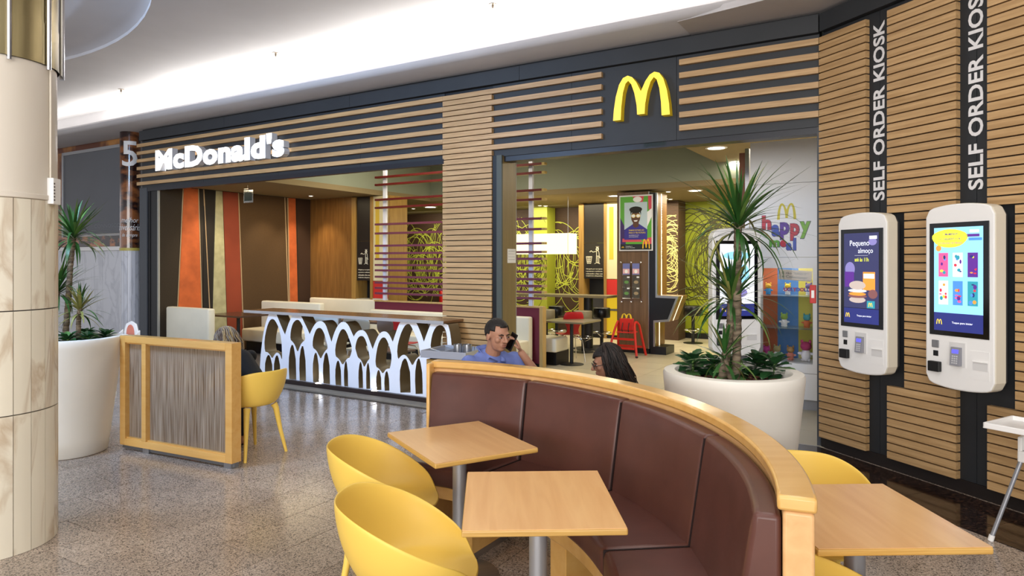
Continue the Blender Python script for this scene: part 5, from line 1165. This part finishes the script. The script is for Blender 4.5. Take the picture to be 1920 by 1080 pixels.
for i, (px, py, s, w) in enumerate(((1298, 697, 1.2, 'leftmost in the planter behind the booth'), (1325, 690, 1.0, 'second from the left in the planter behind the booth'), (1372, 708, .95, 'pale green, at the foot of the dracaena trunk behind the booth'), (1403, 690, 1.0, 'behind the trunk in the planter behind the booth'), (1425, 697, 1.15, 'right of centre in the planter behind the booth'), (1452, 703, 1.15, 'rightmost in the planter behind the booth'))):
    x, y = fz(px, py, .98); y = min(y, 4.5); kal('low green succulent, ' + w, x, y, s, light=.8 if i == 2 else .1)
for i, (dx, dy, w) in enumerate(((.2, -.12, 'rightmost in the planter by the marble column'), (.08, -.2, 'front centre in the planter by the marble column'), (-.1, -.2, 'front left in the planter by the marble column'), (.24, .08, 'back right in the planter by the marble column'), (-.25, -.02, 'far left in the planter by the marble column'), (.02, .15, 'back centre in the planter by the marble column'))):
    kal('low green succulent, ' + w, -3.95 + dx, 6.15 + dy, .95)
# ================================================================ serving cart between the pillar and the booth
ct = thing('serving_cart', 'low slatted wooden cart with a stainless top beside the booth', 'cart', (-.62, 7.62, 0), R(-24)); sst = M('cart_steel', 'b9bcc6', .4, .55); wsl = wood('cart_slat', '8f6c30', 'b08c4c', .5, 3, 0, 14)
for i in range(6):
    z = .635 - i * .093; MB().box(-.25, .22, -.23, -.21, z - .075, z).build('slat', wsl, ct, bevel=.003)
    MB().box(.20, .22, -.21, .23, z - .075, z).build('slat', wsl, ct, bevel=.003); MB().box(-.25, -.23, -.21, .23, z - .075, z).build('slat', wsl, ct, bevel=.003)
MB().box(-.22, .19, -.2, .22, .08, .64).build('carcass', black, ct)
for x, y in ((-.22, -.19), (.19, -.19), (-.22, .2), (.19, .2)): MB().box(x - .02, x + .02, y - .02, y + .02, 0, .1).build('leg', black, ct)
MB().box(-.3, .26, -.27, -.262, .655, .735).box(-.3, .26, .252, .26, .655, .735).box(-.3, -.292, -.262, .252, .655, .735).box(.252, .26, -.262, .252, .655, .735).box(-.292, .252, -.262, .252, .655, .665).box(-.05, -.042, -.262, .252, .665, .73).build('steel_top', sst, ct)
def onc(x, y): c, s_ = math.cos(R(-24)), math.sin(R(-24)); return (-.62 + x * c - y * s_, 7.62 + x * s_ + y * c)
for i, (x, y, w) in enumerate(((.03, -.02, 'left'), (.14, .0, 'right'))):
    p = onc(x, y); c_ = thing('canister', 'open steel canister on the slatted cart, %s of the two' % w, 'canister', (p[0], p[1], .666), 0, 'steel canisters on the cart'); MB().lathe([(.001, 0), (.05, 0), (.05, .125), (.046, .125), (.046, .01), (.001, .01)], 20, cap=False).build('body', steel, c_, smooth=40); MB().tube([(.05, 0, .05), (.075, 0, .05), (.075, 0, .1), (.05, 0, .1)], .004, 6).build('handle', steel, c_)
p = onc(-.17, .05); tr_ = thing('tray', 'shallow steel tray lying on the slatted cart', 'tray', (p[0], p[1], .666), R(-30)); MB().rbox(-.1, .1, -.14, .14, 0, .02, .006).build('base', steel, tr_); MB().tube([(-.1, -.14, .06), (.1, -.14, .03), (.1, .14, .03), (-.1, .14, .06)], .006, 6, closed=True).build('rim', steel, tr_)
# ================================================================ white plastic high chairs
def highchair(label, x, y, rz, insert=None):
    h = thing('high_chair', label, 'high chair', (x, y, 0), rz, 'white plastic high chairs with grey legs'); gl = M('grey_leg', '9a9ca2', .35, .4)
    MB().rbox(-.17, .17, -.15, .17, .50, .54, .015).build('seat', white, h, smooth=50)
    m = MB(); pts = [(-.15, .52), (.15, .52), (.14, .75), (.10, .86), (.0, .90), (-.10, .86), (-.14, .75)]
    m.prism(pts, .15, .175, 'y').build('backrest', white, h, bevel=.01)
    for sx in (-1, 1): MB().prism([(-.15, .52), (.16, .52), (.16, .78), (.0, .66), (-.15, .64)], sx * .17 - .012, sx * .17 + .012, 'x').build('side', white, h, bevel=.006)
    if insert: MB().prism([(.075 * math.cos(q), .73 + .12 * math.sin(q)) for q in [2 * PI * i / 20 for i in range(20)]], .140, .151, 'y').build('back_pad', insert, h)
    tr = MB().rbox(-.25, .25, -.42, -.06, .715, .725, .004).rbox(-.25, .25, -.42, -.405, .715, .75, .006).rbox(-.25, .25, -.075, -.06, .715, .75, .006).rbox(-.25, -.235, -.42, -.06, .715, .75, .006).rbox(.235, .25, -.42, -.06, .715, .75, .006).build('tray', white, h)
    for sx in (-1, 1):
        for sy in (-1, 1):
            a, b = (sx * .15, sy * .13, .56), (sx * .27, sy * .26, .03)
            MB().tube([a, b], .0125, 12).build('leg', gl, h, smooth=True); MB().tube([(b[0], b[1], .035), (b[0] + sx * .006, b[1] + sy * .006, .0)], .016, 12).build('foot_cap', white, h); MB().rbox(a[0] - .03, a[0] + .03, a[1] - .03, a[1] + .03, .49, .56, .01).build('leg_socket', white, h)
    return h
highchair('white plastic high chair with a salmon back pad, far left behind the planter', -5.25, 9.15, R(-25), M('salmon_pad', 'd9806a', .5))
highchair('white plastic high chair tray and grey leg at the right edge, by the kiosk wall', 3.30, 4.08, R(-59))
# ================================================================ people
def remesh(m, name, mat, parent, vox, smooth=4):
    o = m.build(name, mat, parent); r = o.modifiers.new('r', 'REMESH'); r.mode = 'VOXEL'; r.voxel_size = vox; r.use_smooth_shade = True
    s_ = o.modifiers.new('s', 'SMOOTH'); s_.iterations = smooth; s_.factor = .5
    return o
def cap(m, a, b, ra, rb, n=14):
    a, b = Vector(a), Vector(b); m.tube([a, a.lerp(b, .33), a.lerp(b, .66), b], [ra, ra * .67 + rb * .33, ra * .33 + rb * .67, rb], n); m.ell(a, (ra,) * 3, n, 8); m.ell(b, (rb,) * 3, n, 8)
def head(m, c, mt):
    T = lambda p: Vector(c) + mt @ Vector(p)
    E = lambda p, r, q=0: m.ell(T(p), r, 20, 14, 0, mt.to_4x4() @ Matrix.Rotation(q, 4, 'X'))
    E((0, .014, .032), (.074, .093, .083)); E((0, -.022, -.03), (.060, .064, .078)); E((0, -.052, -.078), (.032, .026, .026)); E((0, -.02, -.07), (.05, .05, .035))
    cap(m, T((-.032, -.074, .026)), T((.032, -.074, .026)), .012, .012); cap(m, T((0, -.082, .018)), T((0, -.108, -.020)), .008, .0125); E((-.012, -.094, -.024), (.009, .01, .008)); E((.012, -.094, -.024), (.009, .01, .008))
    for s_ in (-1, 1): E((s_ * .040, -.058, -.015), (.022, .022, .024)); E((s_ * .075, .012, -.006), (.010, .02, .031), .15)
    cap(m, T((-.018, -.080, -.050)), T((.018, -.080, -.050)), .008, .008); cap(m, T((-.015, -.078, -.061)), T((.015, -.078, -.061)), .009, .009)
def face(par, c, mt, sk='brown'):
    T = lambda p: Vector(c) + mt @ Vector(p)
    for s_ in (-1, 1):
        MB().ell(T((s_ * .031, -.0745, .004)), (.0115, .0115, .0055), 14, 10, 0, mt.to_4x4()).build('eye', M('eye_white', 'b8aca4', .3), par, smooth=True)
        MB().ell(T((s_ * .031, -.084, .004)), (.0055, .004, .005), 12, 8, 0, mt.to_4x4()).build('iris', M('iris', '24160f', .2), par, smooth=True)
        MB().tube([T((s_ * .014, -.087, .021)), T((s_ * .032, -.087, .027)), T((s_ * .050, -.076, .021))], [.003, .0045, .002], 8).build('eyebrow', M('brow', '1d1511', .8), par, smooth=True)
        MB().tube([T((s_ * .019, -.084, .010)), T((s_ * .031, -.087, .013)), T((s_ * .044, -.079, .009))], .0022, 6).build('eyelid', M('lid', '6e4634', .6), par, smooth=True)
    m = MB(); m.ell(T((0, -.087, -.050)), (.021, .006, .0045), 14, 8, 0, mt.to_4x4()); m.ell(T((0, -.086, -.060)), (.018, .007, .0055), 14, 8, 0, mt.to_4x4()); m.build('lips', M('lips', '9a6655', .5), par, smooth=True)
def hand(m, w, d, up, curl=0.6, s=1.0, side=1):
    """w wrist, d towards the fingers, up = back of the hand"""
    d = Vector(d).normalized(); up = Vector(up); up = (up - d * up.dot(d)).normalized(); r = d.cross(up); w = Vector(w)
    for k in (-1.1, -.35, .35, 1.1): cap(m, w + d * .01 * s + r * k * .012 * s, w + d * .085 * s + r * k * .019 * s, .012 * s, .0115 * s, 10)
    for k, L in ((-1.5, .062), (-.5, .075), (.5, .080), (1.5, .070)):
        p = w + d * .088 * s + r * k * .0145 * s; a = curl * .5; q = d
        for i, f in enumerate((.45, .32, .23)):
            q = (d * math.cos(a) - up * math.sin(a)).normalized(); e = p + q * L * f * s; cap(m, p, e, (.0092 - i * .0008) * s, (.0086 - i * .0008) * s, 8); p = e; a += curl
    p = w + d * .03 * s + r * side * .02 * s; q = (d * .6 + r * side * .8 - up * .25).normalized(); e = p + q * .042 * s; cap(m, p, e, .0125 * s, .0105 * s, 8); q2_ = (d * .9 + r * side * .15 - up * .5).normalized(); cap(m, e, e + q2_ * .03 * s, .0098 * s, .0085 * s, 8)
def rotm(y=0, x=0, z=0): return (Matrix.Rotation(z, 3, 'Z') @ Matrix.Rotation(x, 3, 'X') @ Matrix.Rotation(y, 3, 'Y'))
def hair_shell(par, c, mt, mat, grow=.01, lo=-.03, front=.045):
    m = MB(); n, k = 40, 26; vs = []
    rx, ry, rz = .074 + grow, .093 + grow, .083 + grow
    for i in range(k + 1):
        t = PI * i / k
        for j in range(n): q = 2 * PI * j / n; vs.append(Vector((rx * math.sin(t) * math.cos(q), .014 + ry * math.sin(t) * math.sin(q), .032 + rz * math.cos(t))))
    def keep(v):
        if v.y < -.045: return v.z > front + (.012 if abs(v.x) > .035 else 0)
        if v.y < -.012: return v.z > front - .03
        if v.y < .012: return v.z > -.014
        if v.y < .045: return v.z > .004
        return v.z > lo - .02
    fs = []
    for i in range(k):
        for j in range(n):
            f = (i * n + j, (i + 1) * n + j, (i + 1) * n + (j + 1) % n, i * n + (j + 1) % n)
            if all(keep(vs[a]) for a in f): fs.append(f)
    vs = [Vector(c) + mt @ v for v in vs]; m.add(vs, fs); o = m.build('hair', mat, par, smooth=80); s_ = o.modifiers.new('s', 'SOLIDIFY'); s_.thickness = .008; s_.offset = -1
    return o
hairdark = M('hair_dark', '17100d', .55, var=.3, scale=30, stretch=(6, 6, 1), bump=.5)
# ---- man on the phone
mn = thing('person', 'dark-haired man in a blue shirt sitting behind the booth, phone at his ear', 'person', (-.155, 4.93, 0), R(32))
hc, hm = (0.0, -.10, 1.183), rotm(x=R(8), z=R(6))
sh = lambda s_: (s_ * .185, -.02, .985)
bd = MB(); head(bd, hc, hm); cap(bd, (0, -.065, 1.14), (0, -.01, 1.0), .053, .06)
cap(bd, (0, .02, .95), (0, .06, .62), .115, .12); cap(bd, (-.08, .06, .60), (.08, .06, .60), .11, .11); cap(bd, sh(-1), sh(1), .055, .055)
el_l, wr_l = (.30, -.20, .86), (.165, -.155, 1.055)
cap(bd, sh(1), el_l, .048, .040); cap(bd, el_l, wr_l, .040, .026); el_r, wr_r = (-.25, -.12, .76), (-.08, -.34, .77)
cap(bd, sh(-1), el_r, .048, .040); cap(bd, el_r, wr_r, .040, .026); hand(bd, wr_r, (.8, -.5, .05), (0, 0, 1), .35, side=1)
hand(bd, wr_l, (-.35, .12, .93), (.80, -.45, .3), .62, side=-1)
for s_ in (-1, 1): cap(bd, (s_ * .09, .04, .56), (s_ * .12, -.40, .52), .085, .058); cap(bd, (s_ * .12, -.40, .52), (s_ * .13, -.36, .10), .055, .04); cap(bd, (s_ * .13, -.34, .06), (s_ * .135, -.50, .045), .042, .035)
remesh(bd, 'body', skin, mn, .0052, 3)
face(mn, hc, hm); hair_shell(mn, hc, hm, hairdark, .008, -.03, .066)
shirt = M('blue_shirt', '6f7fc0', .75, var=.12, scale=8, bump=.5)
m = MB(); cap(m, (0, .02, .95), (0, .06, .62), .135, .14); cap(m, (-.08, .06, .62), (.08, .06, .62), .13, .13); cap(m, (-.17, -.02, .975), (.17, -.02, .975), .068, .068); cap(m, (-.09, -.01, 1.0), (.09, -.01, 1.0), .062, .062)
for s_, e in ((1, el_l), (-1, el_r)): a = Vector(sh(s_)); cap(m, a, a.lerp(Vector(e), .62), .066, .062)
remesh(m, 'shirt', shirt, mn, .009, 5)
m = MB()
for s_ in (-1, 1): m.add([(s_ * .010, -.105, 1.0), (s_ * .055, -.085, .985), (s_ * .075, -.01, 1.075), (s_ * .06, .05, 1.09), (0, .07, 1.095), (0, .055, 1.05), (s_ * .05, .03, 1.05), (s_ * .058, -.03, 1.04)], [(0, 1, 7), (1, 2, 7), (2, 3, 6, 7), (3, 4, 5, 6)])
m.v = [(x * 1.3, (y + .02) * 1.22 - .02, z + .006) for x, y, z in m.v]; o = m.build('collar', shirt, mn, smooth=60); s2 = o.modifiers.new('s', 'SOLIDIFY'); s2.thickness = .006
m = MB()
for s_ in (-1, 1): cap(m, (s_ * .09, .04, .56), (s_ * .12, -.40, .52), .097, .07); cap(m, (s_ * .12, -.40, .52), (s_ * .13, -.36, .13), .066, .055)
cap(m, (-.07, .06, .58), (.07, .06, .58), .125, .125); remesh(m, 'trousers', M('navy_cloth', '20263a', .8), mn, .012, 4)
for s_ in (-1, 1): MB().ell((s_ * .135, -.43, .045), (.05, .13, .045), 16, 10).build('shoe', black, mn, smooth=True)
ph = thing('phone', 'black phone the man holds to his left ear', 'phone', (0, 0, 0))
mt = Matrix.Translation((-.155, 4.93, 0)) @ Matrix.Rotation(R(32), 4, 'Z') @ Matrix.Translation((.104, -.135, 1.155)) @ Matrix.Rotation(R(8), 4, 'Z') @ Matrix.Rotation(R(20), 4, 'X') @ Matrix.Rotation(R(14), 4, 'Y')
ph.matrix_world = mt; MB().rbox(-.006, .006, -.031, .031, -.085, .045, .004).build('housing', black, ph); MB().box(-.0068, -.006, -.027, .027, -.07, .035).build('screen', blackg, ph)
def seated(label, x, y, rz, lean, top, shirt_m, hair_m, yaw=0, hs=1.0):
    """seated figure facing local -y, leaning forward; head top at height top"""
    p = thing('person', label, 'person', (x, y, 0), rz); L = Vector((0, -math.sin(lean), math.cos(lean)))
    pel = Vector((0, .05, .58)); hl = (top - .125 - pel.z) / max(.3, L.z); hl = min(hl, .66); hc = pel + L * hl; hc.z = top - .12; ch_ = pel + L * (hl * .55); nk = pel + L * (hl - .17)
    hm = rotm(x=lean * .7, z=yaw); b = MB(); head(b, hc, hm); cap(b, hc + hm @ Vector((0, .03, -.05)), nk, .048, .052); cap(b, pel, ch_, .115, .11); cap(b, ch_, nk, .10, .06)
    S_ = [nk + Vector((s_ * .155, .01, -.02)) for s_ in (-1, 1)]; cap(b, S_[0], S_[1], .046, .046)
    m = MB(); cap(m, pel, ch_, .13, .128); cap(m, ch_, nk, .12, .072); cap(m, S_[0], S_[1], .06, .06)
    for s_, a in zip((-1, 1), S_):
        e = a + Vector((s_ * .06, -.12, -.22)); e.z = max(e.z, .72); w = e + Vector((-s_ * .1, -.22, .04)); cap(b, a, e, .042, .036); cap(b, e, w, .036, .024); hand(b, w, (-s_ * .3, -.9, 0), (0, 0, 1), .3, .92, side=-s_); cap(m, a, e, .052, .046); cap(m, e, e.lerp(w, .85), .046, .034)
        cap(b, (s_ * .09, .04, .55), (s_ * .1, -.38, .51), .085, .056); cap(b, (s_ * .1, -.38, .51), (s_ * .11, -.30, .1), .053, .036); cap(b, (s_ * .11, -.28, .06), (s_ * .11, -.44, .04), .038, .03)
    remesh(b, 'body', skin, p, .0065, 3); face(p, hc, hm); remesh(m, 'top', shirt_m, p, .011, 4)
    t = MB()
    for s_ in (-1, 1): cap(t, (s_ * .09, .04, .55), (s_ * .1, -.38, .51), .096, .068); cap(t, (s_ * .1, -.38, .51), (s_ * .11, -.30, .13), .064, .048); MB().ell((s_ * .11, -.37, .04), (.045, .12, .04), 16, 10).build('shoe', black, p, smooth=True)
    cap(t, (-.07, .05, .57), (.07, .05, .57), .12, .12); remesh(t, 'trousers', M('dark_jeans', '1c2130', .8), p, .013, 4)
    return p, hc, hm, nk
def long_hair(p, hc, hm, nk, mats, n=150, length=.34, flare=.03, seed=1, shell=True, r0=.0075):
    random.seed(seed)
    if shell: hair_shell(p, hc, hm, mats[0], .014, -.05, .05)
    m = MB(); back = hm @ Vector((0, 1, 0))
    for k in range(n):
        az = random.uniform(-.15 * PI, 1.15 * PI); t = random.uniform(.15, 1.35); g = random.uniform(.012, .026)
        P = []
        for i in range(4):
            tt = t * (i / 3) if t * (i / 3) > 0 else 0
            P.append(Vector(hc) + hm @ Vector(((.074 + g) * math.sin(tt) * math.cos(az), .014 + (.093 + g) * math.sin(tt) * math.sin(az), .032 + (.083 + g) * math.cos(tt))))
        d = P[-1]; L = length * random.uniform(.7, 1.1); out_ = (d - Vector(hc)); out_.z = 0; out_.normalize()
        for i in range(1, 6): P.append(d + Vector((0, 0, -L * i / 5)) + out_ * flare * math.sin(i / 5 * 2.2) + back * .10 * (i / 5) ** 1.2 + Vector((random.gauss(0, .006), random.gauss(0, .006), 0)))
        m.tube(P, [r0, r0, r0, r0 * 1.05, r0 * 1.1, r0 * 1.1, r0, r0 * .7, r0 * .25], 5, random.randrange(len(mats)) if len(mats) > 1 else 0)
    tag(m.build('hair_strands', mats, p, smooth=80), kind='stuff')
# woman in black with long blond hair, bent over the table
bk = M('black_top', '0d0d0f', .85)
p, hc, hm, nk = seated('blond woman in a black top bent forward on the yellow chair behind the screen', -2.31, 6.06, R(236), R(48), 1.09, bk, None, 0)
long_hair(p, hc, hm, nk, [M('hair_brown', '5a4636', .5), M('hair_blond', 'a58c62', .45), M('hair_ash', '7f7264', .5)], 650, .30, .03, 3, r0=.004)
p, hc, hm, nk = seated('person with long dark hair and dark glasses, only the head above the booth rail', .765, 4.82, R(-82), R(20), 1.115, M('dark_top', '1a1a1e', .85), None, R(-8))
long_hair(p, hc, hm, nk, [hairdark, M('hair_dark2', '2a1c16', .5)], 700, .34, .02, 8, r0=.0042)
T = lambda q: hc + hm @ Vector(q)
g = MB()
for s_ in (-1, 1):
    g.tube([T((s_ * .031 + .024 * math.cos(q), -.098, .002 + .018 * math.sin(q))) for q in [2 * PI * i / 16 for i in range(16)]], .0022, 6, closed=True); g.tube([T((s_ * .055, -.096, .006)), T((s_ * .08, -.03, .006)), T((s_ * .082, .02, 0))], .0022, 6)
g.tube([T((-.008, -.099, .004)), T((.008, -.099, .004))], .002, 6); gl_ = thing('glasses', 'thin dark-rimmed glasses worn by the dark-haired person behind the booth', 'glasses', (0, 0, 0)); o = g.build('frame', black, gl_, smooth=True); gl_.matrix_world = Matrix.Translation(p.location) @ Matrix.Rotation(p.rotation_euler.z, 4, 'Z')
m = MB()
for s_ in (-1, 1): m.ell(T((s_ * .031, -.098, .002)), (.023, .001, .017), 14, 6, 0, hm.to_4x4())
m.build('lens', M('clear_plastic', 'e8eeee', .1, trans=.9), gl_)
